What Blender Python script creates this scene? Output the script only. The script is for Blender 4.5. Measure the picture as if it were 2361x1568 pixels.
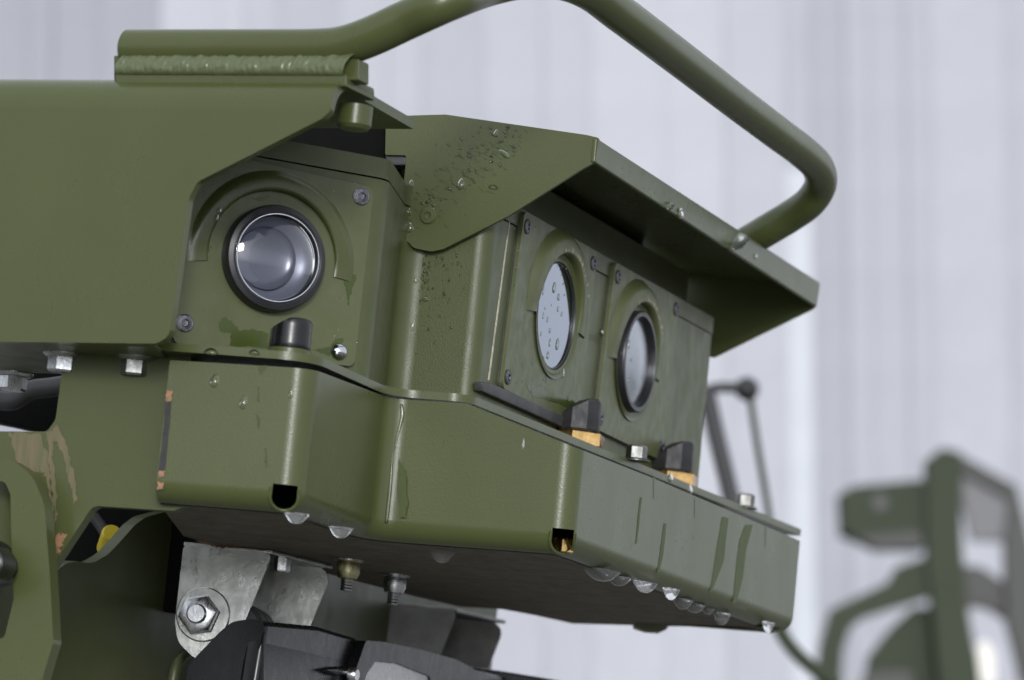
import bpy, bmesh, math, random
from mathutils import Vector, Matrix
random.seed(7)
SC = bpy.context.scene
for o in list(bpy.data.objects): bpy.data.objects.remove(o)
COL = SC.collection
R = math.radians

# ------------------------------------------------------------------ camera
CAM = Vector((0, 0, 1.5))
FPX, PITCH, ROLL, CX, CY = 9000.0, R(7.9), R(5.7), 1180.5, 784.0
_r0 = Vector((1, 0, 0)); _u0 = Vector((0, -math.sin(PITCH), math.cos(PITCH)))
_fw = Vector((0, math.cos(PITCH), math.sin(PITCH)))
_R = _r0*math.cos(ROLL) + _u0*math.sin(ROLL); _U = _u0*math.cos(ROLL) - _r0*math.sin(ROLL)
cd = bpy.data.cameras.new('camera'); cam = bpy.data.objects.new('camera', cd); COL.objects.link(cam)
cam.matrix_world = Matrix(((_R.x, _U.x, -_fw.x, CAM.x), (_R.y, _U.y, -_fw.y, CAM.y), (_R.z, _U.z, -_fw.z, CAM.z), (0, 0, 0, 1)))
cd.sensor_width = 36.0; cd.lens = 36.0*FPX/2361.0; cd.clip_start = 0.05; cd.clip_end = 400
cd.dof.use_dof = True; cd.dof.focus_distance = 2.24; cd.dof.aperture_fstop = 11.0
SC.camera = cam

# ------------------------------------------------------------------ sky, sun, exposure
SUN_EL, SUN_AZ = R(14), R(3)          # behind and above the camera
w = bpy.data.worlds.new('World'); SC.world = w; w.use_nodes = True
nt = w.node_tree; bg = nt.nodes['Background']
sky = nt.nodes.new('ShaderNodeTexSky'); sky.sky_type = 'NISHITA'; sky.sun_disc = False
sky.sun_elevation = SUN_EL; sky.sun_rotation = R(180) - SUN_AZ; sky.dust_density = 4.0; sky.air_density = 1.0; sky.ozone_density = 1.0
hs = nt.nodes.new('ShaderNodeHueSaturation'); hs.inputs['Saturation'].default_value = 0.15
gr = nt.nodes.new('ShaderNodeMix'); gr.data_type = 'RGBA'; gr.blend_type = 'MULTIPLY'; gr.inputs['Factor'].default_value = 1
gr.inputs['B'].default_value = (.92, .97, 1.08, 1)           # cool grey overcast
nt.links.new(sky.outputs[0], hs.inputs['Color']); nt.links.new(hs.outputs[0], gr.inputs['A']); 
cl = nt.nodes.new('ShaderNodeMix'); cl.data_type = 'RGBA'; cl.inputs['Factor'].default_value = .55      # even cloud cover
cl.inputs['B'].default_value = (8.0, 8.4, 9.1, 1)
nt.links.new(gr.outputs['Result'], cl.inputs['A']); nt.links.new(cl.outputs['Result'], bg.inputs['Color'])
bg.inputs['Strength'].default_value = 0.15
sd = bpy.data.lights.new('sun', 'SUN'); sd.energy = 1.5; sd.angle = R(10); sd.color = (1, .985, .96)
sun = bpy.data.objects.new('sun', sd); COL.objects.link(sun)
_sdir = Vector((math.sin(SUN_AZ)*math.cos(SUN_EL), -math.cos(SUN_AZ)*math.cos(SUN_EL), math.sin(SUN_EL)))
sun.rotation_euler = _sdir.to_track_quat('Z', 'Y').to_euler()
SC.view_settings.view_transform = 'Standard'; SC.view_settings.look = 'None'
SC.view_settings.exposure = 0.2; SC.view_settings.gamma = 1.0

# ------------------------------------------------------------------ materials
def mat(name, col, rough=.5, metal=0, spec=.5, var=.0, vscale=20, bump=0, bscale=800, coat=0, trans=0, ior=1.45, emis=0, tint=None, rvar=0, stretch=None):
    m = bpy.data.materials.new(name); m.use_nodes = True; t = m.node_tree; b = t.nodes['Principled BSDF']
    b.inputs['Base Color'].default_value = (*col, 1); b.inputs['Roughness'].default_value = rough
    b.inputs['Metallic'].default_value = metal; b.inputs['Specular IOR Level'].default_value = spec
    b.inputs['IOR'].default_value = ior; b.inputs['Coat Weight'].default_value = coat
    b.inputs['Transmission Weight'].default_value = trans
    tc = t.nodes.new('ShaderNodeTexCoord')
    if var or rvar:
        n = t.nodes.new('ShaderNodeTexNoise'); n.inputs['Scale'].default_value = vscale; n.inputs['Detail'].default_value = 6
        n.inputs['Roughness'].default_value = .65
        if stretch:
            mp = t.nodes.new('ShaderNodeMapping'); mp.inputs['Scale'].default_value = stretch
            t.links.new(tc.outputs['Object'], mp.inputs['Vector']); t.links.new(mp.outputs['Vector'], n.inputs['Vector'])
        else: t.links.new(tc.outputs['Object'], n.inputs['Vector'])
    if var:
        r = t.nodes.new('ShaderNodeMix'); r.data_type = 'RGBA'
        c2 = tint or tuple(c*(1-var*1.6) for c in col)
        r.inputs['A'].default_value = (*[min(1, c*(1+var)) for c in col], 1); r.inputs['B'].default_value = (*c2, 1)
        mr = t.nodes.new('ShaderNodeMapRange'); mr.inputs['From Min'].default_value = .25; mr.inputs['From Max'].default_value = .75
        t.links.new(n.outputs['Fac'], mr.inputs['Value']); t.links.new(mr.outputs['Result'], r.inputs['Factor'])
        t.links.new(r.outputs['Result'], b.inputs['Base Color'])
    if rvar:
        n2 = t.nodes.new('ShaderNodeTexNoise'); n2.inputs['Scale'].default_value = vscale*2.3; n2.inputs['Detail'].default_value = 5
        mp2 = t.nodes.new('ShaderNodeMapping'); mp2.inputs['Scale'].default_value = (1.3, 1.3, .8)
        t.links.new(tc.outputs['Object'], mp2.inputs['Vector']); t.links.new(mp2.outputs['Vector'], n2.inputs['Vector'])
        mr = t.nodes.new('ShaderNodeMapRange'); mr.inputs['To Min'].default_value = rough-rvar; mr.inputs['To Max'].default_value = rough+rvar
        mr.inputs['From Min'].default_value = .3; mr.inputs['From Max'].default_value = .7
        t.links.new(n2.outputs['Fac'], mr.inputs['Value']); t.links.new(mr.outputs['Result'], b.inputs['Roughness'])
    if bump:
        n = t.nodes.new('ShaderNodeTexNoise'); n.inputs['Scale'].default_value = bscale; n.inputs['Detail'].default_value = 3
        bp = t.nodes.new('ShaderNodeBump'); bp.inputs['Strength'].default_value = bump; bp.inputs['Distance'].default_value = .001
        t.links.new(tc.outputs['Object'], n.inputs['Vector']); t.links.new(n.outputs['Fac'], bp.inputs['Height'])
        t.links.new(bp.outputs['Normal'], b.inputs['Normal'])
    return m
G = (.059, .070, .0235)
M = {}
M['green'] = mat('green_paint', G, .29, spec=.42, var=.06, vscale=10, bump=.09, bscale=900, rvar=.03)
M['green_cast'] = mat('green_paint_textured', (.056, .067, .023), .40, spec=.45, var=.08, vscale=30, bump=.16, bscale=1100, rvar=.06)
M['green_dusty'] = mat('green_paint_dusty', (.058, .069, .024), .40, spec=.42, var=.14, vscale=55, bump=.07, bscale=900, tint=(.085, .095, .045), rvar=.08)
M['olive_dark'] = mat('olive_paint_dark', (.068, .078, .032), .4, var=.1, vscale=18, bump=.05, bscale=700, rvar=.07)
M['wet'] = mat('wet_green_paint', (.042, .058, .011), .24, spec=.35, var=.1, vscale=60)
M['wetlight'] = mat('damp_green_paint', (.048, .064, .014), .24, spec=.4)
M['run'] = mat('damp_run_mark', (.058, .075, .022), .45, spec=.14, var=.1, vscale=80)
M['black'] = mat('black_plastic', (.006, .006, .007), .28, var=.15, vscale=60, bump=.03, bscale=500, rvar=.04)
M['blackscuff'] = mat('scuffed_black_plastic', (.010, .010, .011), .5, spec=.3, var=.2, vscale=110, bump=.15, bscale=500, tint=(.035, .035, .037), rvar=.08)
M['rubber'] = mat('black_rubber', (.016, .016, .017), .5, var=.2, vscale=60, tint=(.06, .06, .06), bump=.1)
M['void'] = mat('shade_black', (.007, .007, .007), .7, spec=.05, var=.2, vscale=20)  # near-black standing in for shade in gaps and hollows
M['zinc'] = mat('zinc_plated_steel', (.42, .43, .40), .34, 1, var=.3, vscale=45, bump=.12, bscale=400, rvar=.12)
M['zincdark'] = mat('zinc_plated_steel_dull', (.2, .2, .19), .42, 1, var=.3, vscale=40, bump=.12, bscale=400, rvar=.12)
M['steel'] = mat('bright_bolt_steel', (.55, .56, .57), .30, 1, var=.15, vscale=150, bump=.06, bscale=900, rvar=.1)
M['screw'] = mat('dark_screw_steel', (.13, .135, .145), .36, 1, var=.35, vscale=400, bump=.4, bscale=1500)
M['brass'] = mat('brass', (.62, .40, .16), .22, 1, var=.25, vscale=120, bump=.1, bscale=500, rvar=.1)
M['yellowzinc'] = mat('yellow_zinc', (.45, .42, .25), .35, 1, var=.3, vscale=200, bump=.2)
M['primer'] = mat('orange_primer', (.26, .12, .04), .6, var=.4, vscale=160, tint=(.10, .08, .07))
M['copper'] = mat('scratched_primer', (.125, .092, .048), .5, var=.25, vscale=150, tint=(.07, .08, .036), stretch=(2.2, 2.2, .16))
M['rust'] = mat('rust', (.13, .065, .035), .8, var=.4, vscale=160, bump=.4, bscale=600)
M['ring'] = mat('black_lens_ring', (.018, .018, .021), .36, var=.2, vscale=60, rvar=.06)
M['mirror'] = mat('coated_filter_glass', (.27, .295, .35), .03, 1)
M['bowl'] = mat('coated_lens_surface', (.125, .13, .145), .3, spec=.9)
M['bowl2'] = mat('inner_lens_surface', (.10, .104, .118), .22, spec=.9)
M['chrome'] = mat('bright_lens_edge', (.85, .86, .88), .12, 1)
M['frost'] = mat('frosted_lens_surface', (.36, .38, .41), .25, 1, var=.1, vscale=30)
M['water'] = mat('water', (1, 1, 1), .0, trans=1, ior=1.33)
def bead_mat():
    m = bpy.data.materials.new('water_bead'); m.use_nodes = True; t = m.node_tree; t.nodes.clear()
    o = t.nodes.new('ShaderNodeOutputMaterial'); tr = t.nodes.new('ShaderNodeBsdfTransparent'); tr.inputs[0].default_value = (.90, .93, .84, 1)
    gl = t.nodes.new('ShaderNodeBsdfGlossy'); gl.inputs['Roughness'].default_value = .12
    rf = t.nodes.new('ShaderNodeBsdfGlass'); rf.inputs['IOR'].default_value = 1.33; rf.inputs['Roughness'].default_value = .0
    fr = t.nodes.new('ShaderNodeFresnel'); fr.inputs['IOR'].default_value = 1.45
    m1 = t.nodes.new('ShaderNodeMixShader'); m1.inputs[0].default_value = .12; m2 = t.nodes.new('ShaderNodeMixShader')
    t.links.new(tr.outputs[0], m1.inputs[1]); t.links.new(rf.outputs[0], m1.inputs[2])
    t.links.new(fr.outputs[0], m2.inputs[0]); t.links.new(m1.outputs[0], m2.inputs[1]); t.links.new(gl.outputs[0], m2.inputs[2]); t.links.new(m2.outputs[0], o.inputs[0])
    return m
M['bead'] = bead_mat()
M['dome'] = bead_mat(); M['dome'].name = 'coated_front_glass'
for n_ in M['dome'].node_tree.nodes:
    if n_.type == 'BSDF_TRANSPARENT': n_.inputs[0].default_value = (.80, .82, .90, 1)
    if n_.type == 'MIX_SHADER' and not n_.inputs[0].is_linked: n_.inputs[0].default_value = 0
    if n_.type == 'BSDF_GLOSSY': n_.inputs['Roughness'].default_value = .03
def drip_mat():
    m = mat('hanging_water', (1, 1, 1), 0, trans=1, ior=1.33); t = m.node_tree; b = t.nodes['Principled BSDF']; o = t.nodes['Material Output']
    d = t.nodes.new('ShaderNodeBsdfDiffuse'); d.inputs[0].default_value = (.62, .64, .66, 1); x = t.nodes.new('ShaderNodeMixShader'); x.inputs[0].default_value = .1  # pale diffuse share stands in for light refracted through the drop
    t.links.new(b.outputs[0], x.inputs[1]); t.links.new(d.outputs[0], x.inputs[2]); t.links.new(x.outputs[0], o.inputs[0]); return m
M['drip'] = drip_mat()
M['clear'] = mat('clear_polycarbonate', (.95, .95, .95), .05, trans=.8, ior=1.5)
M['refl'] = mat('lamp_reflector', (.9, .9, .9), .35, bump=.2, bscale=150)
M['yellow'] = mat('yellow_plastic', (.6, .46, .02), .45)
M['asphalt'] = mat('damp_concrete_ground', (.15, .145, .13), .6, var=.2, vscale=6)
M['bggreen'] = mat('far_green_paint', (.034, .043, .025), .6, spec=.2, var=.08, vscale=4)
M['bgdark'] = mat('far_dark_paint', (.018, .02, .016), .5)
M['bgpanel'] = mat('far_grey_panel', (.06, .06, .07), .4)
M['bgblack'] = mat('far_black_plastic', (.018, .018, .02), .45)
M['bglamp'] = mat('far_lamp_glass', (.75, .72, .66), .3)
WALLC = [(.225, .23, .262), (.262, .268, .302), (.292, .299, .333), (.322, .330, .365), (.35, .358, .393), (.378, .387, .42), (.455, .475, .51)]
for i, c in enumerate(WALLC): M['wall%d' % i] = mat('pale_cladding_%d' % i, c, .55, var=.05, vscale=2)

# ------------------------------------------------------------------ object helpers
def finish(name, bm, m, parent=None, smooth=True, sharp=38, wn=True):
    bmesh.ops.recalc_face_normals(bm, faces=bm.faces)
    me = bpy.data.meshes.new(name); bm.to_mesh(me); bm.free()
    lo = Vector((1e9,)*3); hi = -lo
    for v in me.vertices:
        for k in range(3): lo[k] = min(lo[k], v.co[k]); hi[k] = max(hi[k], v.co[k])
    c = (lo+hi)/2; me.transform(Matrix.Translation(-c))
    if isinstance(m, str): m = M[m]
    me.materials.append(m)
    if smooth:
        for p in me.polygons: p.use_smooth = True
        me.set_sharp_from_angle(angle=R(sharp))
    o = bpy.data.objects.new(name, me); COL.objects.link(o); o.location = c
    if smooth and wn:
        md = o.modifiers.new('wn', 'WEIGHTED_NORMAL'); md.keep_sharp = True; md.weight = 100
    if parent is not None: attach(o, parent)
    return o
def wpos(o):
    p = o.location.copy()
    while o.parent is not None:
        o = o.parent; p = p + o.location
    return p
def attach(o, parent):
    o.location = o.location - wpos(parent); o.parent = parent
def thing(name, loc, label, cat, group=None):
    o = bpy.data.objects.new(name, None); COL.objects.link(o); o.location = loc; o.empty_display_size = .02
    return tag(o, label, cat, group)
def tag(o, label=None, cat=None, group=None, kind=None):
    if label: o['label'] = label
    if cat: o['category'] = cat
    if group: o['group'] = group
    if kind: o['kind'] = kind
    return o
def ray(x, y): return _fw + _R*((x-CX)/FPX) - _U*((y-CY)/FPX)
def at_y(x, y, d):                      # point on the sight line at depth d (world y)
    r = ray(x, y); return CAM + r*(d/r.y)
def at_z(x, y, z):                      # ... at height z above the lens
    r = ray(x, y); return CAM + r*(z/r.z)
class Plane:                            # an upright plane, plan direction phi, facing the viewer's side
    def __init__(s, o, phi):
        s.o = o.copy(); s.phi = phi; a = R(phi)
        s.a = Vector((math.cos(a), math.sin(a), 0)); s.n = Vector((math.sin(a), -math.cos(a), 0)); s.z = Vector((0, 0, 1))
    def px(s, x, y, off=0):
        r = ray(x, y); t = (s.o + s.n*off - CAM).dot(s.n)/r.dot(s.n); return CAM + r*t
    def loc(s, x, y, off=0):
        d = s.px(x, y, off) - s.o; return (d.dot(s.a), d.z)
    def pt(s, a, z, off=0): return s.o + s.a*a + s.z*z + s.n*off
    def moved(s, off): return Plane(s.o + s.n*off, s.phi)
def fillet(pts, r, n=6, closed=True):
    out = []; N = len(pts); rr = r if isinstance(r, (list, tuple)) else [r]*N
    for i, p in enumerate(pts):
        p = Vector(p)
        if (not closed and i in (0, N-1)) or rr[i] <= 0: out.append(p); continue
        a = Vector(pts[(i-1) % N]) - p; b = Vector(pts[(i+1) % N]) - p
        la, lb = a.length, b.length; a /= la; b /= lb
        ang = a.angle(b)
        if ang > math.pi-.02: out.append(p); continue
        d = min(rr[i]/math.tan(ang/2), la*.48, lb*.48); q = d*math.tan(ang/2)
        c = p + (a+b).normalized()*(q/math.sin(ang/2))
        s0 = p + a*d - c; s1 = p + b*d - c
        for k in range(n+1):
            t = k/n; v = s0.slerp(s1, t) if s0.angle(s1) > 1e-4 else s0
            out.append(c + v.normalized()*q)
    return out
def prism_bm(plane, pts, thick, off=0, bevel=0, seg=2, holes=()):
    bm = bmesh.new(); edges = []
    for loop in [pts] + list(holes):
        vs = [bm.verts.new(plane.pt(p[0], p[1], off)) for p in loop]
        for i in range(len(vs)): edges.append(bm.edges.new((vs[i], vs[(i+1) % len(vs)])))
    bmesh.ops.triangle_fill(bm, use_beauty=True, use_dissolve=False, edges=edges)
    r = bmesh.ops.extrude_face_region(bm, geom=bm.faces[:])
    vv = [g for g in r['geom'] if isinstance(g, bmesh.types.BMVert)]
    bmesh.ops.translate(bm, verts=vv, vec=-plane.n*thick)
    bmesh.ops.recalc_face_normals(bm, faces=bm.faces)
    if bevel: bev(bm, bevel, seg)
    return bm
def bev(bm, w_, seg=2, ang=30):
    es = [e for e in bm.edges if len(e.link_faces) == 2 and e.calc_face_angle(0) > R(ang)]
    bmesh.ops.bevel(bm, geom=es, offset=w_, segments=seg, profile=.5, affect='EDGES', clamp_overlap=True)
def prism(name, plane, pts, thick, m, parent=None, off=0, bevel=.0006, seg=2, holes=()):
    return finish(name, prism_bm(plane, pts, thick, off, bevel, seg, holes), m, parent)
def box_bm(c, ax, ay, az, sx, sy, sz, bevel=0, seg=2):
    bm = bmesh.new(); bmesh.ops.create_cube(bm, size=1)
    for v in bm.verts: v.co = c + ax*(v.co.x*sx) + ay*(v.co.y*sy) + az*(v.co.z*sz)
    bmesh.ops.recalc_face_normals(bm, faces=bm.faces)
    if bevel: bev(bm, bevel, seg)
    return bm
def frame(n):
    n = n.normalized(); t = Vector((0, 0, 1)) if abs(n.z) < .9 else Vector((0, 1, 0))
    a = t.cross(n).normalized(); b = n.cross(a); return a, b, n
def lathe_bm(prof, c, n, seg=48, fn=None, sx=1, sy=1, rot=0):
    a, b, n = frame(n); bm = bmesh.new(); rows = []
    for r, h in prof:
        if r < 1e-7: rows.append([bm.verts.new(c + n*h)]); continue
        row = []
        for k in range(seg):
            t = 2*math.pi*k/seg + rot
            row.append(bm.verts.new(c + a*(r*math.cos(t)*sx) + b*(r*math.sin(t)*sy) + n*h))
        rows.append(row)
    for i in range(len(rows)-1):
        p, q = rows[i], rows[i+1]
        for k in range(seg):
            k2 = (k+1) % seg
            if len(p) == 1 and len(q) == 1: continue
            if len(p) == 1: bm.faces.new((p[0], q[k], q[k2]))
            elif len(q) == 1: bm.faces.new((p[k], p[k2], q[0]))
            else: bm.faces.new((p[k], p[k2], q[k2], q[k]))
    return bm
def lathe(name, prof, c, n, m, parent=None, seg=48, sharp=38, **k):
    return finish(name, lathe_bm(prof, c, n, seg, **k), m, parent, sharp=sharp)
def hexbolt(name, c, n, r, h, m, parent=None, flange=0, rot=0):
    bm = lathe_bm([(0, h), (r*.88, h), (r, h*.86), (r, h*.06), (r*.95, 0), (0, 0)], c + n.normalized()*flange, n, 6, rot=rot)
    if flange:
        b2 = lathe_bm([(0, flange*1.15), (r*1.15, flange*1.15), (r*1.38, flange*.3), (r*1.38, 0), (0, 0)], c, n, 28)
        me = bpy.data.meshes.new('t'); b2.to_mesh(me); bm.from_mesh(me); b2.free(); bpy.data.meshes.remove(me)
    return finish(name, bm, m, parent, sharp=25)
def catmull(P, n=10):
    out = []
    for i in range(len(P)-1):
        p0 = P[max(i-1, 0)]; p1 = P[i]; p2 = P[i+1]; p3 = P[min(i+2, len(P)-1)]
        for k in range(n):
            t = k/n
            out.append(.5*((2*p1) + (p2-p0)*t + (2*p0-5*p1+4*p2-p3)*t*t + (3*p1-p0-3*p2+p3)*t*t*t))
    out.append(P[-1]); return out
def tube_bm(path, rad, seg=28, cap=.25):
    bm = bmesh.new(); rows = []; up = Vector((0, 0, 1)); N = len(path)
    prev = None
    for i, p in enumerate(path):
        t = (path[min(i+1, N-1)] - path[max(i-1, 0)]).normalized()
        if prev is None: a = t.cross(up).normalized()
        else: a = (prev - t*prev.dot(t)).normalized()
        prev = a; b = t.cross(a)
        r = rad(i/(N-1)) if callable(rad) else rad
        rows.append((p, t, a, b, r))
    p, t, a, b, r = rows[0]; q = rows[-1]
    full = [(p - t*0, t, a, b, r*(1-cap*.6))] + [(p + t*(r*cap*.5), t, a, b, r)] + rows[1:-1] + [(q[0] - q[1]*(q[4]*cap*.5), *q[1:4], q[4]), (q[0], *q[1:4], q[4]*(1-cap*.6))]
    vr = [[bm.verts.new(p + a*(r*math.cos(2*math.pi*k/seg)) + b*(r*math.sin(2*math.pi*k/seg))) for k in range(seg)] for p, t, a, b, r in full]
    for i in range(len(vr)-1):
        for k in range(seg): bm.faces.new((vr[i][k], vr[i][(k+1) % seg], vr[i+1][(k+1) % seg], vr[i+1][k]))
    bm.faces.new(vr[0]); bm.faces.new(vr[-1]); return bm
def tube(name, path, rad, m, parent=None, seg=28, cap=.25): return finish(name, tube_bm(path, rad, seg, cap), m, parent)
def boolean_cut(o, cutters):
    for c in cutters:
        md = o.modifiers.new('cut', 'BOOLEAN'); md.object = c; md.operation = 'DIFFERENCE'; md.solver = 'EXACT'
    bpy.context.view_layer.update()
    me = bpy.data.meshes.new_from_object(o.evaluated_get(bpy.context.evaluated_depsgraph_get()))
    o.modifiers.clear(); o.data = me
    for p in me.polygons: p.use_smooth = True
    me.set_sharp_from_angle(angle=R(38))
    md = o.modifiers.new('wn', 'WEIGHTED_NORMAL'); md.keep_sharp = True; md.weight = 100
    for c in cutters: bpy.data.objects.remove(c)
def patch(name, plane, pxs, m, parent, off=.0002, jit=0, n=6):
    """thin irregular film lying on a face"""
    P = [plane.loc(x, y) for x, y in pxs]; Q = []
    N = len(P)
    for i in range(N):
        a, b = Vector(P[i]), Vector(P[(i+1) % N])
        for k in range(n):
            q = a.lerp(b, k/n)
            if jit: q = q + Vector((random.uniform(-jit, jit), random.uniform(-jit, jit)))
            Q.append((q.x, q.y))
    bm = bmesh.new(); vs = [bm.verts.new(plane.pt(q_[0], q_[1], off)) for q_ in Q]
    bmesh.ops.triangle_fill(bm, use_beauty=True, use_dissolve=False, edges=[bm.edges.new((vs[i], vs[(i+1) % len(vs)])) for i in range(len(vs))])
    o = finish(name, bm, m, parent, smooth=False)
    return o
# converters: enlarged crop -> photograph coordinates
def r1(x, y): return x*.4154, y*.4154
def r2(x, y): return 345.8+x*.3676, 288.2+y*.3676
def r3(x, y): return 864.6+x*.4778, 230.6+y*.4778
def r4(x, y): return x*.522, 749.3+y*.522
def r5(x, y): return 345.8+x*.3492, 778.1+y*.3492
def r6(x, y): return 1095.2+x*.4412, 807+y*.4412
def r7(x, y): return 345.8+x*.3662, 1152.8+y*.3662
def c6(x, y): return 1095.2+x*.3676, 461.1+y*.3676
def b3(x, y): return 1729+x*.375, 980+y*.375
UP = Vector((0, 0, 1)); DN = -UP

# ------------------------------------------------------------------ key levels and planes
ZP = 0.2644                     # top plate of the tray (above lens height)
ZB = 0.182                      # underside of the tray
ZT = 0.394                      # top of the camera housing
T390, T720, T830, T900, T1080 = [at_z(x, y, ZP) for x, y in ((385, 799), (720, 824), (830, 868), (900, 905), (1080, 918))]
T1845 = at_z(1850, 1229, ZP)
_d = at_z(1845, 1239, ZP) - T1080; PHC = math.degrees(math.atan2(_d.y, _d.x))      # plan direction of the right-hand faces
PC_RIM = Plane(T1080, PHC)
PHE = PHC - 90 + 3

# ------------------------------------------------------------------ ground and background wall
bm = bmesh.new(); bmesh.ops.create_grid(bm, x_segments=2, y_segments=2, size=150)
tag(finish('ground', bm, 'asphalt', wn=False), kind='structure')
WD = 28.0
wall = thing('cladding_wall', (0, WD, 0), 'pale lavender wall of upright cladding strips, far out of focus', 'wall')
wr = Matrix.Rotation(-ROLL, 3, 'Y'); piv = at_y(1180, 784, WD)
zsplit = (at_y(2000, 470, WD) - piv).z
x = -16.0; lev = 2
while x < 16.0:
    ww = random.choice((.18, .26, .34, .44, .55)); dp = random.choice((0, .015, .03))
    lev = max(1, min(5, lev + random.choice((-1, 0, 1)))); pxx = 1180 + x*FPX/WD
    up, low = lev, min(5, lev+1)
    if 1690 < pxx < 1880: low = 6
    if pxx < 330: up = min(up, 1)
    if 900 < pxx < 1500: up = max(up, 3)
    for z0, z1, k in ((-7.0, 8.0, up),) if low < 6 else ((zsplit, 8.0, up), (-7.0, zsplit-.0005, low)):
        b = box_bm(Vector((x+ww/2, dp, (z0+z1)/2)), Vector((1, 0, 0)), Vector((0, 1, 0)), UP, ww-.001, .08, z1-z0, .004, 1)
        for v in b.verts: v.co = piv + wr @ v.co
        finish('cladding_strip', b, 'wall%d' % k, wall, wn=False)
    x += ww

# ------------------------------------------------------------------ lower tray
tray = thing('equipment_tray', at_z(1000, 1300, ZB), 'wet olive green folded sheet metal tray below the camera housing', 'tray')
PB = Plane(T900, -15); Bc = PB.px(1327, 1110); Bc.z = T900.z
PCB = Plane(Bc, PHC+1.5); Ce = PCB.px(1846, 1340)
PA = Plane(T720, math.degrees(math.atan2((T720-T390).y, (T720-T390).x)))
PD = Plane(T720, math.degrees(math.atan2((T900-T720).y, (T900-T720).x)))
inn = .0025
def p2(v): return Vector((v.x, v.y))
pA0 = p2(PA.px(384, 900, -inn)); pA1 = p2(PA.px(716, 900, -inn)); pB0 = p2(T900) + Vector((0, .002)); pB1 = p2(Bc); pC1 = p2(Ce)
endd = Vector((-math.cos(R(PHE)), -math.sin(R(PHE)))); pC2 = pC1 + endd*.10
keys = [pA0, pA1, pB0, pB1, pC1, pC2]
path = fillet([(p.x, p.y, 0) for p in keys], [0, .013, .012, .0118, .012, 0], 10, closed=False)
path = [p2(p) for p in path]
# subdivide straight runs
pp = []
for i in range(len(path)-1):
    L = (path[i+1]-path[i]).length; n = max(1, int(L/.01))
    for k in range(n): pp.append(path[i].lerp(path[i+1], k/n))
pp.append(path[-1]); path = pp
ztop_px = [(PA, 390, 829), (PA, 716, 849), (PB, 905, 918), (PB, 1080, 930), (PB, 1322, 1029), (PCB, 1345, 1039), (PCB, 1505, 1102), (PCB, 1842, 1246)]
zk = [(p2(P.px(x, y)), P.px(x, y).z) for P, x, y in ztop_px]; zk.append((pC2, zk[-1][1]))
acc = [0]
for i in range(1, len(path)): acc.append(acc[-1] + (path[i]-path[i-1]).length)
ki = []
for q, z in zk:
    j = min(range(len(path)), key=lambda i: (path[i]-q).length); ki.append((acc[j], z))
def ztop(s):
    if s <= ki[0][0]: return ki[0][1]
    for (a, za), (b, zb) in zip(ki, ki[1:]):
        if s <= b: return za + (zb-za)*(s-a)/max(b-a, 1e-6)
    return ki[-1][1]
zb = CAM.z + ZB
bm = bmesh.new(); rows = []; RB = .0115
for i, p in enumerate(path):
    t = (path[min(i+1, len(path)-1)] - path[max(i-1, 0)]).normalized(); nrm = Vector((t.y, -t.x))
    zt = ztop(acc[i]); row = []
    for k in range(9):
        a = math.pi/2*k/8; q = p - nrm*(RB*(1-math.sin(a))); row.append(bm.verts.new((q.x, q.y, zb + RB*(1-math.cos(a)))))
    for k in range(1, 5):
        z = zb+RB + (zt-zb-RB)*k/4; row.append(bm.verts.new((p.x, p.y, z)))
    rows.append(row)
for i in range(len(rows)-1):
    for k in range(len(rows[0])-1): bm.faces.new((rows[i][k], rows[i+1][k], rows[i+1][k+1], rows[i][k+1]))
# underside: far outline
far = [at_z(x, y, ZB) for x, y in ((1800, 1447), (1545, 1443), (1320, 1437), (1235, 1418), (1160, 1404), (1060, 1398), (960, 1375))]
far += [at_z(370, 1168, ZB) + Vector((.0, .18, 0)), at_z(372, 1168, ZB) + Vector((0, .03, 0))]
fv = [bm.verts.new((p.x, p.y, zb)) for p in far]
es = [bm.edges.get((rows[i][0], rows[i+1][0])) for i in range(len(rows)-1)]
chain = [rows[-1][0]] + fv + [rows[0][0]]
es += [bm.edges.new((chain[i], chain[i+1])) for i in range(len(chain)-1)]
bmesh.ops.triangle_fill(bm, use_beauty=True, use_dissolve=False, edges=es)
bmesh.ops.recalc_face_normals(bm, faces=bm.faces)
und = ([rows[i][0].co.copy() for i in range(len(rows))], [v.co.copy() for v in fv])
nz = sum(f.normal.z*f.calc_area() for f in bm.faces if abs(f.normal.z) > .9)
if nz > 0: bmesh.ops.reverse_faces(bm, faces=bm.faces)
shell = finish('tray_shell', bm, 'green')
sm = shell.modifiers.new('solid', 'SOLIDIFY'); sm.thickness = .0022
sm.offset = -1 if sum(p.normal.z*p.area for p in shell.data.polygons if abs(p.normal.z) > .9) < 0 else 1
sm2 = shell.modifiers[0]; shell.modifiers.remove(sm2)
# drain holes at the lower corners
def drain_cut(x, y, plane, w_, h_):
    c = plane.px(x, y); d = (c-CAM).normalized(); d.z = .05; d.normalize()
    a = Vector((0, 0, 1)).cross(d).normalized(); u = d.cross(a)
    if u.z < 0: u = -u
    prof = [(-w_, h_*.75), (w_, h_*.75)] + [(w_*math.cos(t), -h_*.25 + h_*.85*math.sin(t)) for t in [-.05-k*(math.pi-.1)/10 for k in range(11)]]
    bm = bmesh.new(); f = [bm.verts.new(c + a*p[0] + u*p[1] - d*.03) for p in prof]; g = [bm.verts.new(v.co + d*.06) for v in f]
    bm.faces.new(f); bm.faces.new(g[::-1])
    for i in range(len(f)): bm.faces.new((f[i], f[(i+1) % len(f)], g[(i+1) % len(f)], g[i]))
    return finish('cut', bm, 'void', smooth=False)
boolean_cut(shell, [drain_cut(656, 1139, PA, .0066, .0068), drain_cut(1297, 1240, PB, .0060, .0068)])
attach(shell, tray)
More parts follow.
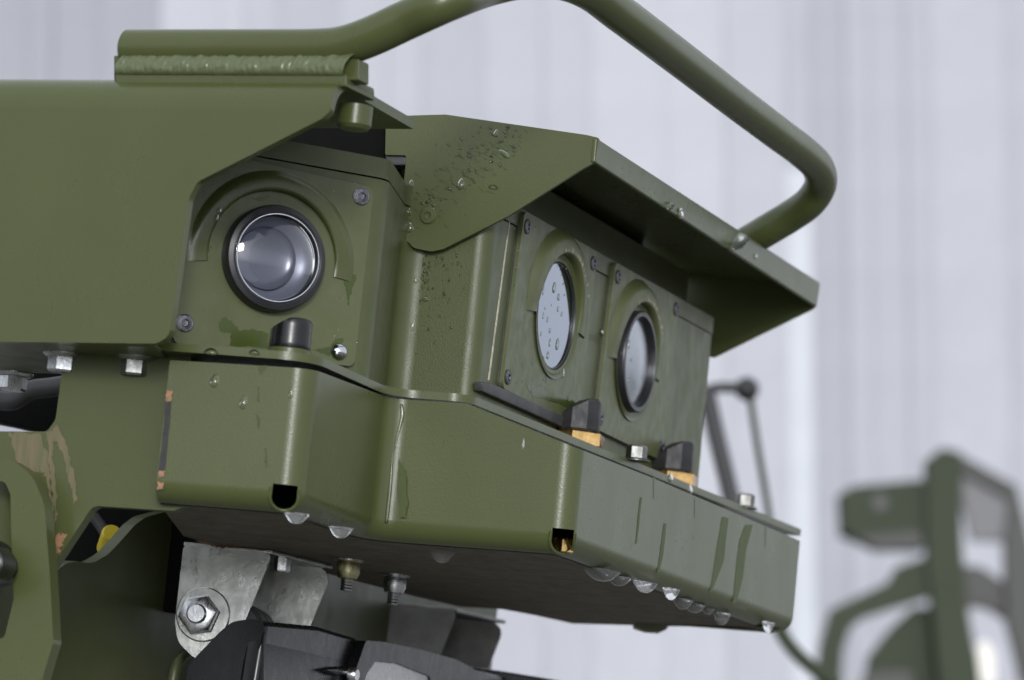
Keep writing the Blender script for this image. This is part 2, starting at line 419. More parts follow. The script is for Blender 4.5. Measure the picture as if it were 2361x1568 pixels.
bm = bmesh.new(); prev = None                      # black liner added so the drain holes look dark inside
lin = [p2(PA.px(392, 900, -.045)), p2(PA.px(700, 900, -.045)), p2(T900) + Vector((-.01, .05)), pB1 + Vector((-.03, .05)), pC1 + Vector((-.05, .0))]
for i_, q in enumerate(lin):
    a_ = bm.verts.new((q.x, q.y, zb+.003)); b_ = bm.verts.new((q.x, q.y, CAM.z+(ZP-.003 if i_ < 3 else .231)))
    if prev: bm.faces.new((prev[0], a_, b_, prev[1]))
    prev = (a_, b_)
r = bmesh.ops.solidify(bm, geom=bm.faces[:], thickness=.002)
finish('hole_shade_liner', bm, 'void', tray, smooth=False)
bm = bmesh.new(); ul = [Vector((p.x, p.y, zb-.0003)) for p in und[0] + und[1]]
uv_ = [bm.verts.new(p) for p in ul]; es = [bm.edges.new((uv_[i], uv_[(i+1) % len(uv_)])) for i in range(len(uv_))]
bmesh.ops.triangle_fill(bm, use_beauty=True, use_dissolve=False, edges=es)
finish('grimy_underside', bm, mat('grimy_olive_underside', (.12, .108, .08), .7, spec=.2, var=.25, vscale=40, rvar=.1), tray, smooth=False)
def drain_rim(x, y, plane, w_, h_):
    c = plane.px(x, y); d = (c-CAM).normalized(); d.z = .05; d.normalize()
    a = UP.cross(d).normalized(); u = d.cross(a)
    if u.z < 0: u = -u
    mw = wpos(shell); out = []
    for p in [(w_*1.12, h_*.5)] + [(w_*1.14*math.cos(t), -h_*.25 + h_*.98*math.sin(t)) for t in [-k*math.pi/16 for k in range(17)]] + [(-w_*1.12, h_*.5)]:
        ok, hit, nn, _ = shell.ray_cast(c + a*p[0] + u*p[1] - d*.06 - mw, d)
        if ok: out.append(hit + mw)
    if len(out) > 6: tube('drain_rim', out, .0010, 'green', tray, 10)
drain_rim(656, 1139, PA, .0066, .0068); drain_rim(1297, 1240, PB, .0060, .0068)
# raised lip round the drain openings
def drain_lip(x, y, plane, w_, h_):
    c = plane.px(x, y, .0005); P = Plane(c, plane.phi+35 if plane is PB else plane.phi+30)
    pts = [P.pt(w_*math.cos(t), -h_*.2+h_*math.sin(t), .0006) for t in [-.05-k*(math.pi-.1)/14 for k in range(15)]]
    tube('drain_lip', pts, .0011, 'green', tray, 10)
# top plate with the lip that shows
rim_in = [T390 + (T390-T720).normalized()*.006, T720, T900, T1080, T1845]
rp = [Vector((p.x, p.y, 0)) for p in rim_in]
e2 = Vector((endd.x, endd.y, 0))
rp += [rp[-1] + e2*.16, rp[0] + Vector((.05, .22, 0))]
rp2 = fillet(rp, [.002, .022, .02, .014, .004, .004, .004], 8)
bm = bmesh.new(); vs = [bm.verts.new((p.x, p.y, CAM.z+ZP-.0022)) for p in rp2]
es = [bm.edges.new((vs[i], vs[(i+1) % len(vs)])) for i in range(len(vs))]
bmesh.ops.triangle_fill(bm, use_beauty=True, use_dissolve=False, edges=es)
r = bmesh.ops.extrude_face_region(bm, geom=bm.faces[:])
bmesh.ops.translate(bm, verts=[g for g in r['geom'] if isinstance(g, bmesh.types.BMVert)], vec=(0, 0, .0044))
bmesh.ops.recalc_face_normals(bm, faces=bm.faces); bev(bm, .0014, 3)
rim = finish('top_plate', bm, 'green', tray)
# ledge joining the front wall top to the plate
bm = bmesh.new(); prev = None
for i, p in enumerate(path):
    if acc[i] < ki[3][0] or acc[i] > ki[7][0]: continue
    q = Vector((p.x, p.y, CAM.z + ztop(acc[i])-CAM.z - .0015)); s_ = (q - T1080).dot(PC_RIM.a); g = T1080 + PC_RIM.a*max(s_, .002) - PC_RIM.n*.004; g.z = CAM.z+ZP-.004
    a_ = bm.verts.new(q - Vector((0, 0, .0))); b_ = bm.verts.new(g)
    if prev: bm.faces.new((prev[0], a_, b_, prev[1]))
    prev = (a_, b_)
finish('ledge', bm, 'green', tray)
# bare edge of the left end, chipped to primer
for (y0, y1), m in (((900, 925), 'primer'), ((925, 1085), 'blackscuff'), ((1085, 1100), 'primer'), ((1112, 1128), 'primer')):
    xa = lambda y: 396-(y-840)*.092
    patch('paint_chip', PA, [(xa(y0)-9, y0), (xa(y0)+5, y0), (xa(y1)+4, y1), (xa(y1)-9, y1)], m, tray, off=-inn+.0006, jit=.0005)
# scratches on the left chamfer
PDi = PD.moved(-inn)
patch('scratch', PDi, [r5(*p) for p in ((1236, 350), (1244, 350), (1150, 900), (1118, 1095), (1110, 1095), (1144, 880))], 'copper', tray, off=.0004, jit=.0003)
# wet streaks
patch('wet_streak', PDi, [r5(*p) for p in ((1355, 760), (1372, 900), (1362, 1215), (1268, 1215), (1310, 960))], 'wet', tray, off=.0004, jit=.0004)
patch('wet_streak', PB, [r5(*p) for p in ((1640, 800), (1690, 900), (1700, 1080), (1690, 1190), (1650, 1190), (1636, 980))], 'wet', tray, off=.0002, jit=.0005)
for pts in (((985, 905), (1000, 905), (985, 1060), (962, 1160), (950, 1165), (965, 1060)), ((1290, 870), (1325, 880), (1310, 1000), (1300, 1100), (1250, 1230), (1225, 1270), (1250, 1120)), ((1410, 915), (1450, 910), (1415, 1050), (1400, 1180), (1370, 1310), (1345, 1330), (1360, 1170), (1380, 1000)), ((862, 770), (872, 770), (845, 1010), (836, 1015))):
    patch('wet_streak', PCB, [r6(*p) for p in pts], 'run', tray, off=.00015, jit=.0004)
PAi = PA.moved(-inn)
for pts in (((710, 330), (722, 330), (726, 420), (712, 430)), ((700, 500), (725, 540), (722, 600), (708, 580)), ((755, 730), (775, 730), (772, 860), (760, 860)), ((715, 190), (780, 190), (740, 245), (722, 240))):
    patch('wet_streak', PAi, [r5(*p) for p in pts], 'wet', tray, off=.00012, jit=.0005)
# seams where the wall tabs meet
for (x, y0, y1) in ((935, 665, 780), (1150, 770, 880), (1520, 920, 1030)):
    a0 = r6(x, y0); a1 = r6(x-3, y1)
    patch('seam', PCB, [(a0[0]-1.5, a0[1]), (a0[0]+1.5, a0[1]), (a1[0]+.8, a1[1]), (a1[0]-.8, a1[1])], 'olive_dark', tray, off=.00015)
# underside nuts with stud ends, and plate bolts
for x, y, m in ((805, 1289, 'yellowzinc'), (912, 1324, 'steel')):
    c = at_z(x, y, ZB); sc = (c.y)/2.3
    nut = lathe('lock_nut', [(0, 0), (.0078, 0), (.0078, .0015), (.0068, .002), (.0072, .004), (.0072, .008), (.0058, .0115), (.0040, .0122), (0, .0122)], c, DN, m, tray, 20, 30)
    lathe('washer', [(0, 0), (.0092, 0), (.0092, .0012), (0, .0012)], c, DN, 'steel', nut, 28)
    prof = [(0, .0195)] + [(.0037 if k % 2 else .0032, .019-k*.0009) for k in range(9)] + [(0, .011)]
    lathe('stud_thread', prof, c, DN, 'steel', nut, 20)
for x, y in ((1466, 1063), (1716, 1172)):
    hexbolt('plate_bolt', at_z(x, y, ZP+.002), UP, .0066, .0085, 'zincdark', tray, .0012)

# ------------------------------------------------------------------ hanging and standing drops
def tear(name, c, wx, h, axis, label, group, tip=.35):
    bm = lathe_bm([(0, .0006), (1*wx, .0004), (.93*wx, -h*.12), (.80*wx, -h*.32), (.68*wx, -h*.55), (.52*wx, -h*.78), (.28*wx, -h*.95), (0, -h)], c, UP, 18)
    a = axis.normalized(); s = Vector((a.y, -a.x, 0))
    for v in bm.verts:
        d = v.co - c; v.co = c + a*d.x + s*(d.y*.55) + UP*d.z
    o = finish(name, bm, 'drip', wn=False, sharp=80); return tag(o, label, 'water drop', group)
CD = PCB.a
hang = [((685, 1184), .0072, .0075, 'below the left drain hole of the tray'), ((787, 1216), .0072, .008, 'under the chamfered corner of the tray'), ((1020, 1268), .008, .010, 'alone under the middle of the tray front')]
for (x, y), wx, h, s in hang:
    tear('water_drop', at_z(x, y, ZB) - Vector((0, 0, .0003)), wx, h*.72, Vector((1, -.2, 0)), 'clear water drop hanging ' + s, 'drops hanging below the tray')
rowp = [(1388, 1309, 15, 7), (1427, 1324, 10, 6), (1488, 1337, 10, 7), (1548, 1351, 7.5, 8), (1575, 1376, 9, 7), (1601, 1387, 10, 6), (1632, 1397, 6, 4), (1665, 1407, 8, 9), (1772, 1428, 6, 8)]
words = ['first and broadest', 'second', 'third', 'fourth', 'fifth', 'sixth', 'seventh and smallest', 'eighth and longest', 'last, near the right corner,']
for (x, y, wx, h), s in zip(rowp, words):
    tear('water_drop', at_z(x, y+7, ZB) - Vector((0, 0, .0003)), wx*.0012, h*.0008, CD, 'water drop, %s in the row under the tray right edge' % s, 'drops in a row under the tray edge')

# ------------------------------------------------------------------ camera housing
hb = T830 + Vector((.0, -.012, 0))
PBZ = Plane(at_y(818, 845, 2.150), 25)           # left lens plate
PCH = Plane(PC_RIM.moved(-.025).px(1093, 905), PHC)
PE = Plane(PCH.o, -15)
#           # right camera face
housing = thing('camera_housing', at_z(1000, 905, ZP) + Vector((0, .08, 0)), 'green armoured camera housing with one large and two small lenses', 'camera')
def isect(P, Q):
    # plan intersection of two upright planes
    d = (Q.o - P.o).dot(Q.n)/P.a.dot(Q.n); return P.o + P.a*d
hA0 = PBZ.px(330, 700, -.003); hA1 = PBZ.px(874, 620, -.003); hD = PE.px(925, 620); hE = PCH.o.copy(); hC = PCH.px(1630, 920)
hend = hC + Vector((endd.x, endd.y, 0))*.12; hback = hA0 + Vector((.06, .2, 0))
hp = [Vector((p.x, p.y, 0)) for p in (hA0, hA1, hD, hE, hC, hend, hback)]
def stack(name, pts, z0, z1, m, parent, bevel=.001):
    bm = bmesh.new(); vs = [bm.verts.new((p.x, p.y, z0)) for p in pts]
    es = [bm.edges.new((vs[i], vs[(i+1) % len(vs)])) for i in range(len(vs))]
    bmesh.ops.triangle_fill(bm, use_beauty=True, use_dissolve=False, edges=es)
    r = bmesh.ops.extrude_face_region(bm, geom=bm.faces[:])
    bmesh.ops.translate(bm, verts=[g for g in r['geom'] if isinstance(g, bmesh.types.BMVert)], vec=(0, 0, z1-z0))
    bmesh.ops.recalc_face_normals(bm, faces=bm.faces)
    if bevel: bev(bm, bevel, 2, 40)
    return finish(name, bm, m, parent)
outl = fillet(hp, [.002, .013, .012, .010, .003, .003, .003], 10)
stack('housing_body', outl, CAM.z+ZP+.0015, CAM.z+ZT-.012, 'green_cast', None)
HB = bpy.data.objects['housing_body']
cen = sum(hp, Vector())/len(hp)
lid = [p + (p-cen).normalized()*.0012 for p in outl]
stack('housing_lid', lid, CAM.z+ZT-.0112, CAM.z+ZT, 'green_cast', housing, .0015)
# rubber strip at the foot of the right face
prism('gasket_strip', PCH, [PCH.loc(*p) for p in ((1096, 880), (1118, 882), (1345, 985), (1345, 1012), (1096, 902))], .006, 'rubber', housing, off=.0045, bevel=.0012)
# thin pale seam on the near edge of the right face
prism('sealant_line', PCH, [PCH.loc(*c6(*p)) for p in ((217, 100), (222, 100), (88, 1130), (80, 1130))], .0012, mat('pale_sealant', (.45, .42, .33), .6, var=.4, vscale=300, tint=(.12, .13, .07)), housing, off=.0004, bevel=0)

def screw(c, n, r, parent, m='screw'):
    s = lathe('screw', [(r*1.12, .0002), (r*1.12, .0006), (r*.98, .0009), (r*.92, .0008), (r*.50, .0012), (r*.40, .0006), (0, .0004)], c, n, m, parent, 24, 30)
    return s
def arch(c, P, r0, r1, h, parent, a0=-8, a1=188, m='green_dusty', roll=0):
    """brow round the top half of a lens opening, steep inside and coved outside"""
    bm = bmesh.new(); rows = []
    prof = [(r0, 0), (r0, h*.55), (r0+.0008, h*.92), (r0+.002, h), (r0+(r1-r0)*.55, h*.96), (r0+(r1-r0)*.72, h*.75), (r0+(r1-r0)*.85, h*.35), (r0+(r1-r0)*.94, h*.1), (r1, 0)]
    N = 44
    for i in range(N+1):
        t = R(a0 + (a1-a0)*i/N + roll); e = P.a*math.cos(t) + UP*math.sin(t)
        tp = .3 + .7*max(0, math.sin(R(a0 + (a1-a0)*i/N)))**.7
        rows.append([bm.verts.new(c + e*r + P.n*(z*tp)) for r, z in prof])
    for i in range(N):
        for k in range(len(prof)-1): bm.faces.new((rows[i][k], rows[i][k+1], rows[i+1][k+1], rows[i+1][k]))
    bm.faces.new(rows[0]); bm.faces.new(rows[-1][::-1])
    return finish('brow', bm, m, parent, sharp=50)
def circ(r, n=48, ca=0, cz=0): return [(ca+r*math.cos(2*math.pi*k/n), cz+r*math.sin(2*math.pi*k/n)) for k in range(n)]

# left lens plate
LA = PBZ.px(626, 598); la, lz = PBZ.loc(626, 598); RA = 123/FPX*LA.y
pl = [PBZ.loc(*p) for p in ((404, 330), (862, 432), (818, 846), (397, 792))]
pl[0] = (pl[3][0]+.002, pl[1][1]+.004); 
plate = prism('lens_plate', PBZ, [tuple(p[:2]) for p in fillet([(a, z, 0) for a, z in pl], .0045, 6)], .003, 'green_dusty', housing, bevel=.0005, holes=[circ(RA*.94, 48, la, lz)])
def gap_line(P, pts, off, parent, hole):
    ca = sum(p[0] for p in pts)/4; cz = sum(p[1] for p in pts)/4; g_ = .0007
    q_ = [(a + (g_ if a > ca else -g_), z + (g_ if z > cz else -g_), 0) for a, z in pts]
    prism('plate_gap_line', P, [tuple(p[:2]) for p in fillet(q_, .005, 6)], .0018, 'rubber', parent, off=off, bevel=0, holes=[hole])  # black slip stands in for the dark gap round the plate
gap_line(PBZ, pl, -.0022, plate, circ(RA*.94, 48, la, lz))
arch(LA, PBZ, RA*1.30, RA*1.70, .0042, plate, -8, 188, 'green', 2)
for p in ((833, 453), (426, 745)): screw(PBZ.px(*p), PBZ.n, .0045, plate)
lathe('screw', [(.005, 0), (.0046, .0014), (.0034, .0026), (.0015, .0033), (0, .0034)], PBZ.px(781, 811), PBZ.n, mat('wet_screw_steel', (.5, .51, .54), .08, 1), plate, 28)
def big_lens(c, n, r, parent):
    lb = lathe('lens_barrel', [(r*1.02, -.004), (r*1.02, .006), (r*.985, .0085), (r*.90, .0092), (r*.845, .0082), (r*.835, .0062), (r*.80, .003), (r*.80, -.012)], c, n, 'ring', parent, 64)
    lathe('bright_edge', [(r*.846, .0090), (r*.838, .0096), (r*.830, .0096), (r*.824, .0085)], c, n, 'chrome', lb, 64)
    lathe('front_element', [(r*.83, .0050)] + [(r*.83*math.cos(t), .005-.0155*math.sin(t)*.55) for t in [k*math.pi/2/14 for k in range(1, 10)]] + [(r*.46, .0005-.0040)], c, n, 'bowl', lb, 64)
    lathe('inner_element', [(r*.60, .0012)] + [(r*.60*math.cos(t), .0012-.0085*math.sin(t)*.55) for t in [k*math.pi/2/14 for k in range(1, 14)]] + [(0, .0012-.0047)], c - PBZ.a*.0035 - UP*.0, n, 'bowl2', lb, 64)
    lathe('front_glass', [(r*.825, .0070), (r*.7, .0086), (r*.5, .0102), (r*.25, .0112), (0, .0115)], c, n, M['dome'], lb, 48)
    return lb
big_lens(LA, PBZ.n, RA, housing)
# wet stains round the left lens
for pts in (((430, 1240), (470, 1200), (520, 1240), (560, 1290), (650, 1280), (740, 1310), (740, 1400), (500, 1380), (505, 1310), (445, 1300)), ((1180, 930), (1300, 945), (1280, 1000), (1260, 1060), (1243, 1130), (1235, 1060), (1215, 980)), ((275, 765), (390, 765), (370, 795), (310, 800)), ((1020, 1410), (1120, 1395), (1160, 1345), (1210, 1335), (1215, 1365), (1150, 1400), (1130, 1450)), ((530, 310), (570, 300), (590, 340), (540, 370)), ((640, 460), (740, 440), (760, 452), (680, 482))):
    patch('wet_patch', PBZ, [r2(*p) for p in pts], 'wet', plate, off=.00012, jit=.0006)

# right lens plates
s1c = PCH.loc(*c6(478, 725)); 
q = [PCH.loc(*c6(*p), off=.0035) for p in ((312, 66), (770, 324), (660, 1362), (172, 1180))]
w1 = (min(q[0][0], q[3][0]), max(q[1][0], q[2][0])); z1 = (min(q[2][1], q[3][1]), max(q[0][1], q[1][1]))
sq = [(q[3][0], q[3][1]), (q[2][0], q[3][1]-.002), (q[1][0], q[0][1]), (q[0][0], q[0][1])]
d2 = PCH.loc(*c6(872, 420), off=.0035)[0] - PCH.loc(*c6(300, 100), off=.0035)[0]
RC = 126/FPX*PCH.px(*c6(478, 725)).y
lens2 = PCH.loc(*c6(1022, 1015), off=.006)
def right_plate(shift, lc, kind):
    pts = [(a+shift, z) for a, z in sq]
    P = PCH; c = P.pt(lc[0], lc[1], .0035)
    pl = prism('lens_plate', P, [tuple(p[:2]) for p in fillet([(a, z, 0) for a, z in pts], .0045, 6)], .0035, 'green_dusty', housing, off=.0035, bevel=.0005, holes=[circ(RC*1.0, 48, lc[0], lc[1])])
    gap_line(P, pts, .0009, pl, circ(RC*1.0, 48, lc[0], lc[1]))
    arch(c, P, RC*1.14, RC*1.62, .0062, pl, -6, 186, 'green_dusty')
    lathe('bore', [(RC*1.17, .0012), (RC*1.10, .0008), (RC*1.0, -.002), (RC*.985, -.012)], c, P.n, 'green', pl, 64)
    # worn rim of the brow
    bm = bmesh.new()
    for k in range(26):
        t = R(random.gauss(82, 20)); e = P.a*math.cos(t)+UP*math.sin(t); u = P.a*-math.sin(t)+UP*math.cos(t)
        rr = RC*1.16+.0012; l = random.uniform(.0008, .0034); ww = random.uniform(.0002, .0006); b0 = c + P.n*.0063 + e*rr
        f = [bm.verts.new(b0 + u*(sx*ww) + e*(sy*l)) for sx, sy in ((-1, 0), (1, 0), (.6, 1), (-.4, .9))]; bm.faces.new(f)
    tag(finish('worn_edge', bm, mat('worn_primer', (.55, .42, .24), .5), pl), kind='stuff')
    for a, z in ((pts[0][0]+.0065, pts[0][1]+.0075), (pts[1][0]-.0065, pts[1][1]+.0085), (pts[2][0]-.0065, pts[2][1]-.0085), (pts[3][0]+.0065, pts[3][1]-.0085)):
        screw(P.pt(a, z, .0035), P.n, .0040, pl)
    if kind == 0:
        lb = lathe('lens_barrel', [(RC*1.0, .0002), (RC*.985, -.0008), (RC*.965, -.0010), (RC*.96, -.004)], c, P.n, 'ring', housing, 64)
        lathe('filter_glass', [(RC*.97, -.0016), (RC*.5, -.0015), (0, -.0014)], c, P.n, 'mirror', lb, 64)
    else:
        lb = lathe('lens_barrel', [(RC*1.0, -.006), (RC*1.0, .003), (RC*.97, .0045), (RC*.89, .0045), (RC*.86, .002), (RC*.85, -.006)], c, P.n, 'ring', housing, 64)
        lathe('front_element', [(RC*.86, .0006), (RC*.7, .0014), (RC*.5, .0030), (RC*.25, .0042), (0, .0046)], c, P.n, 'frost', lb, 64)
    return pl
rpl1 = right_plate(0, s1c, 0)
rpl2 = right_plate(d2, lens2, 1)
for pts in (((280, 1150), (330, 1165), (400, 1180), (440, 1240), (470, 1210), (520, 1225), (560, 1260), (600, 1250), (640, 1330), (330, 1230)),):
    patch('wet_patch', PCH, [c6(*p) for p in pts], 'wet', rpl1, off=.00362, jit=.0006)

def bore_cut(c, n, r): return lathe('cut', [(0, .02), (r, .02), (r, -.022), (0, -.022)], c, n, 'void', None, 40)
boolean_cut(HB, [bore_cut(LA, PBZ.n, RA*.93), bore_cut(PCH.pt(*s1c), PCH.n, RC*.99), bore_cut(PCH.pt(*lens2), PCH.n, RC*.99)])
attach(HB, housing)
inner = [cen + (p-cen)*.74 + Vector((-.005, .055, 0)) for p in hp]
stack('upper_shade_block', fillet(inner, .004, 4), CAM.z+ZT-.001, CAM.z+ZT+.039, 'void', housing, .002)  # block coloured near-black for the shadow above the lid
hbv = [PCH.pt(.01, 0, -.022), PCH.pt((hC-hE).length, 0, -.022), PCH.pt((hC-hE).length, 0, -.08), PCH.pt(.01, 0, -.08)]
stack('hinge_block', hbv, CAM.z+ZT-.002, CAM.z+ZT+.032, 'olive_dark', housing, .002)

# ------------------------------------------------------------------ visor over the right lenses
visor = thing('visor', PE.px(990, 500, .006), 'green folded sheet visor, wet with rain, over the two right lenses', 'visor')
PV = PE.moved(.0065)
chk = [PV.loc(*p) for p in ((890, 268), (888, 357), (936, 358), (935, 383), (926, 470), (917, 505), (927, 545), (955, 572), (994, 580), (1022, 574), (1172, 498), (1340, 391), (1372, 373), (1381, 318), (1352, 311), (1027, 264))]
chk_r = [0, .001, .001, .002, .02, .006, .006, .006, .006, .006, .03, .01, .001, .001, .012, .004]
prism('left_cheek', PV, [tuple(p[:2]) for p in fillet([(a, z, 0) for a, z in chk], chk_r, 6)], .0028, 'green', visor, bevel=.0007)
# front lip
Lf = PV.px(1376, 345); PL = Plane(Lf, PHC+1.0)
lip = [PL.loc(*p) for p in ((1378, 319), (1890, 651), (1881, 706), (1371, 374))]
lip[0] = (-.001, lip[0][1]); lip[3] = (-.001, lip[3][1])
prism('front_lip', PL, lip, .003, 'green', visor, bevel=.001, seg=3)
LE = PL.px(1886, 680); PRK = Plane(LE, PV.phi-2)
rk = [PRK.loc(*p) for p in ((1889, 652), (1881, 705), (1872, 713), (1646, 824), (1470, 790), (1470, 500))]
prism('right_cheek', PRK, [tuple(p) for p in rk], .003, 'green', visor, bevel=.0006)
# top sheet (underside shows)
bk = PCH.px(1200, 470, -.01)
c0 = PV.pt(chk[13][0], chk[13][1]-.0030); c1 = PL.px(1889, 654); c1.z = c0.z - (PL.px(1378, 319).z - PL.px(1890, 651).z) 
zt0 = PL.px(1380, 322).z-.001; zt1 = PL.px(1889, 655).z-.001
A_ = Vector((PL.pt(0, 0, -.002).x, PL.pt(0, 0, -.002).y, zt0)); B_ = Vector((LE.x, LE.y, zt1)) - PL.n*.002
back = -PL.n*.125; lift = .010
D_ = PV.pt(chk[0][0]+.03, 0, -.002); D_.z = PV.px(1030, 268).z - .002
C_ = B_ + (D_ - A_); C_.z = D_.z
bm = bmesh.new(); vv = [bm.verts.new(p) for p in (A_, B_, C_, D_)]; bm.faces.new(vv)
r = bmesh.ops.extrude_face_region(bm, geom=bm.faces[:]); bmesh.ops.translate(bm, verts=[g for g in r['geom'] if isinstance(g, bmesh.types.BMVert)], vec=(0, 0, -.0025))
finish('top_sheet', bm, 'green', visor)
piv = PV.px(987, 497, .0002)
ps = lathe('pivot_screw', [(.0050, 0), (.0050, .0005), (.0044, .0010), (.0020, .0011), (.0015, .0004), (0, .0002)], piv, PV.n, 'green', visor, 32, 30)
prism('hinge_pad', PE, [PE.loc(*p) for p in ((892, 352), (940, 356), (940, 384), (905, 384), (892, 374))], .012, 'rubber', visor, off=.004, bevel=.001)

# ------------------------------------------------------------------ left cover sheet
PH = Plane(at_y(385, 795, 2.036), -25)
cover = thing('cover_sheet', PH.px(200, 790), 'large smooth green cover sheet on the left with a cut away corner', 'cover')
ho = [PH.loc(*p) for p in ((-140, 790), (372, 796), (402, 778), (446, 462), (466, 424), (752, 279), (770, 263), (-140, 240))]
ho[-1] = (ho[-1][0], ho[-2][1])
bendR = .0155
wdir = Vector((math.cos(R(PHC)), math.sin(R(PHC)), 0))
ztop0 = ho[-2][1]; aR = ho[-2][0]; aL = ho[0][0]
def sheet_sweep(name, prof, aL, aR, thick, m, parent, bevel=.001):
    """profile in (back distance along wdir, height) swept along the cover, with thickness"""
    bm = bmesh.new(); outer = []
    pr = [Vector((d, z)) for d, z in prof]; inner = []
    for i, p in enumerate(pr):
        t = (pr[min(i+1, len(pr)-1)]-pr[max(i-1, 0)]).normalized(); inner.append(p + Vector((t.y, -t.x))*thick)
    loop = pr + inner[::-1]
    f0 = [bm.verts.new(PH.pt(aR, 0) + wdir*p.x + UP*p.y) for p in loop]
    f1 = [bm.verts.new(PH.pt(aL, 0) + wdir*p.x + UP*p.y) for p in loop]
    bm.faces.new(f0); bm.faces.new(f1[::-1]); n = len(loop)
    for i in range(n): bm.faces.new((f0[i], f0[(i+1) % n], f1[(i+1) % n], f1[i]))
    bmesh.ops.recalc_face_normals(bm, faces=bm.faces); bev(bm, bevel, 3, 50)
    return finish(name, bm, m, parent)
prof = [(0, ztop0-.0005)] + [(bendR*(1-math.cos(t)), ztop0+bendR*math.sin(t)) for t in [R(8*k) for k in range(1, 12)]] + [(.03, ztop0+bendR), (.108, ztop0+bendR+.0)]
bm = bmesh.new()
fo_ = [tuple(p[:2]) for p in fillet([(a, z, 0) for a, z in ho], [0, .008, .008, .012, .006, .010, .0, 0], 8)]
fvs = [bm.verts.new(PH.pt(a, z)) for a, z in fo_]
fes = [bm.edges.new((fvs[i], fvs[(i+1) % len(fvs)])) for i in range(len(fvs))]
bmesh.ops.triangle_fill(bm, use_beauty=True, use_dissolve=False, edges=fes)
tr_, tl_ = fvs[-2], fvs[-1]
for d, z in prof[1:]:
    nr = bm.verts.new(PH.pt(aR, z) + wdir*d); nl_ = bm.verts.new(PH.pt(aL, z) + wdir*d)
    bm.faces.new((tr_, nr, nl_, tl_)); tr_, tl_ = nr, nl_
sh_ = finish('folded_sheet', bm, 'green', cover, wn=False)
sd_ = sh_.modifiers.new('solid', 'SOLIDIFY'); sd_.thickness = .0052
big = max(sh_.data.polygons, key=lambda p: p.area); sd_.offset = -1 if big.normal.dot(PH.n) > 0 else 1
bv_ = sh_.modifiers.new('bevel', 'BEVEL'); bv_.width = .0020; bv_.segments = 3; bv_.limit_method = 'ANGLE'; bv_.angle_limit = R(50)
wn_ = sh_.modifiers.new('wn', 'WEIGHTED_NORMAL'); wn_.weight = 100
# bottom flange with bolts
zf = ho[1][1]-.001
bm = bmesh.new(); vv = [PH.pt(aL, zf), PH.pt(ho[1][0]-.004, zf), PH.pt(ho[1][0]-.004, zf)+wdir*.02 + Vector((0, .10, 0)), PH.pt(aL, zf)+Vector((0, .14, 0))]
bm.faces.new([bm.verts.new(p) for p in vv]); r = bmesh.ops.extrude_face_region(bm, geom=bm.faces[:]); bmesh.ops.translate(bm, verts=[g for g in r['geom'] if isinstance(g, bmesh.types.BMVert)], vec=(0, 0, .003))
bmesh.ops.recalc_face_normals(bm, faces=bm.faces); bev(bm, .001, 2)
finish('bottom_flange', bm, 'olive_dark', cover)
zfl = PH.pt(0, zf).z - CAM.z
for x, y, m in ((147, 816, 'steel'), (316, 824, 'zinc'), (33, 860, 'steel')):
    hexbolt('flange_bolt', at_z(x, y, zfl), DN, .0082, .0085, m, cover, .0018, rot=random.random())
# boss under the top sheet
bz = PH.pt(aR, ztop0+bendR-.0038) + wdir*.022 - PH.a*.006
lathe('boss', [(.0092, .0), (.0092, .0105), (.0075, .0125), (0, .013)], bz + wdir*.012 + PH.a*.003, DN, 'green', cover, 24)

# ------------------------------------------------------------------ guard rail
rail = thing('guard_rail', PH.px(540, 190, -.01), 'bent round green guard tube welded on top of the cover', 'guard rail')
PT = PH.moved(-.013)
P3 = [(288, 113, None), (400, 113, None), (520, 113, None), (640, 113, None), (730, 112, None), (790, 106, None), (855, 84, None), (935, 47, None), (1040, 0, None),
      (1130, -32, 2.035), (1210, -48, 2.045), (1290, -46, 2.06), (1360, -20, 2.085), (1425, 28, 2.12), (1500, 84, 2.165), (1600, 160, 2.24), (1700, 237, 2.32), (1790, 305, 2.39), (1850, 350, 2.44), (1885, 385, 2.475), (1892, 425, 2.50), (1868, 465, 2.515), (1825, 497, 2.53), (1775, 527, 2.54), (1735, 551, 2.55), (1703, 570, 2.55)]
pts = [PT.px(x, y) if d is None else at_y(x, y, d) for x, y, d in P3]
tube('tube', catmull(pts, 6), .0106, 'green', rail, 36, .35)
pad = [PT.loc(*p) for p in ((264, 166), (800, 167), (800, 192), (264, 192))]
Ppad = PH.moved(-.004)
pad = [Ppad.loc(*p) for p in ((266, 168), (798, 170), (800, 200), (264, 200))]
prism('weld_pad', Ppad, pad, .034, 'green', rail, bevel=.0012)
pad2 = [PT.loc(*p) for p in ((272, 132), (838, 140), (838, 190), (272, 190))]
prism('saddle_block', PT, pad2, .012, 'green', rail, off=.005, bevel=.001)
# weld bead: overlapping ripples
bm = bmesh.new(); N = 250; K = 14; rows = []
x0, y0 = Ppad.loc(268, 170); x1, y1 = Ppad.loc(795, 172)
zt_ = PT.loc(500, 124)[1] - (Ppad.o.z-PT.o.z)
import mathutils
for i in range(N+1):
    t = i/N; row = []
    for k in range(K+1):
        u = k/K
        a = x0 + (x1-x0)*t + .0040*u*u*1.0
        ph = t*34 + .9*math.sin(t*17) + .6*math.sin(t*41+1) - 1.4*(u-.5)**2*2
        rip = abs(math.sin(math.pi*ph))**.6
        nz_ = mathutils.noise.noise(Vector((t*60, u*4, 0)))*.0012 + mathutils.noise.noise(Vector((t*18, u*2, 5)))*.0010
        z = y0 - .0005 + (zt_-y0+.0015*mathutils.noise.noise(Vector((t*30, 9, 0))))*u
        bul = math.sin(math.pi*min(1, u*1.02))**.5*.0035
        off = .0005 + bul + (rip*.0005 + nz_*.6)*math.sin(math.pi*u)**.4 - u*.0045
        row.append(bm.verts.new(Ppad.pt(a, z, off)))
    rows.append(row)
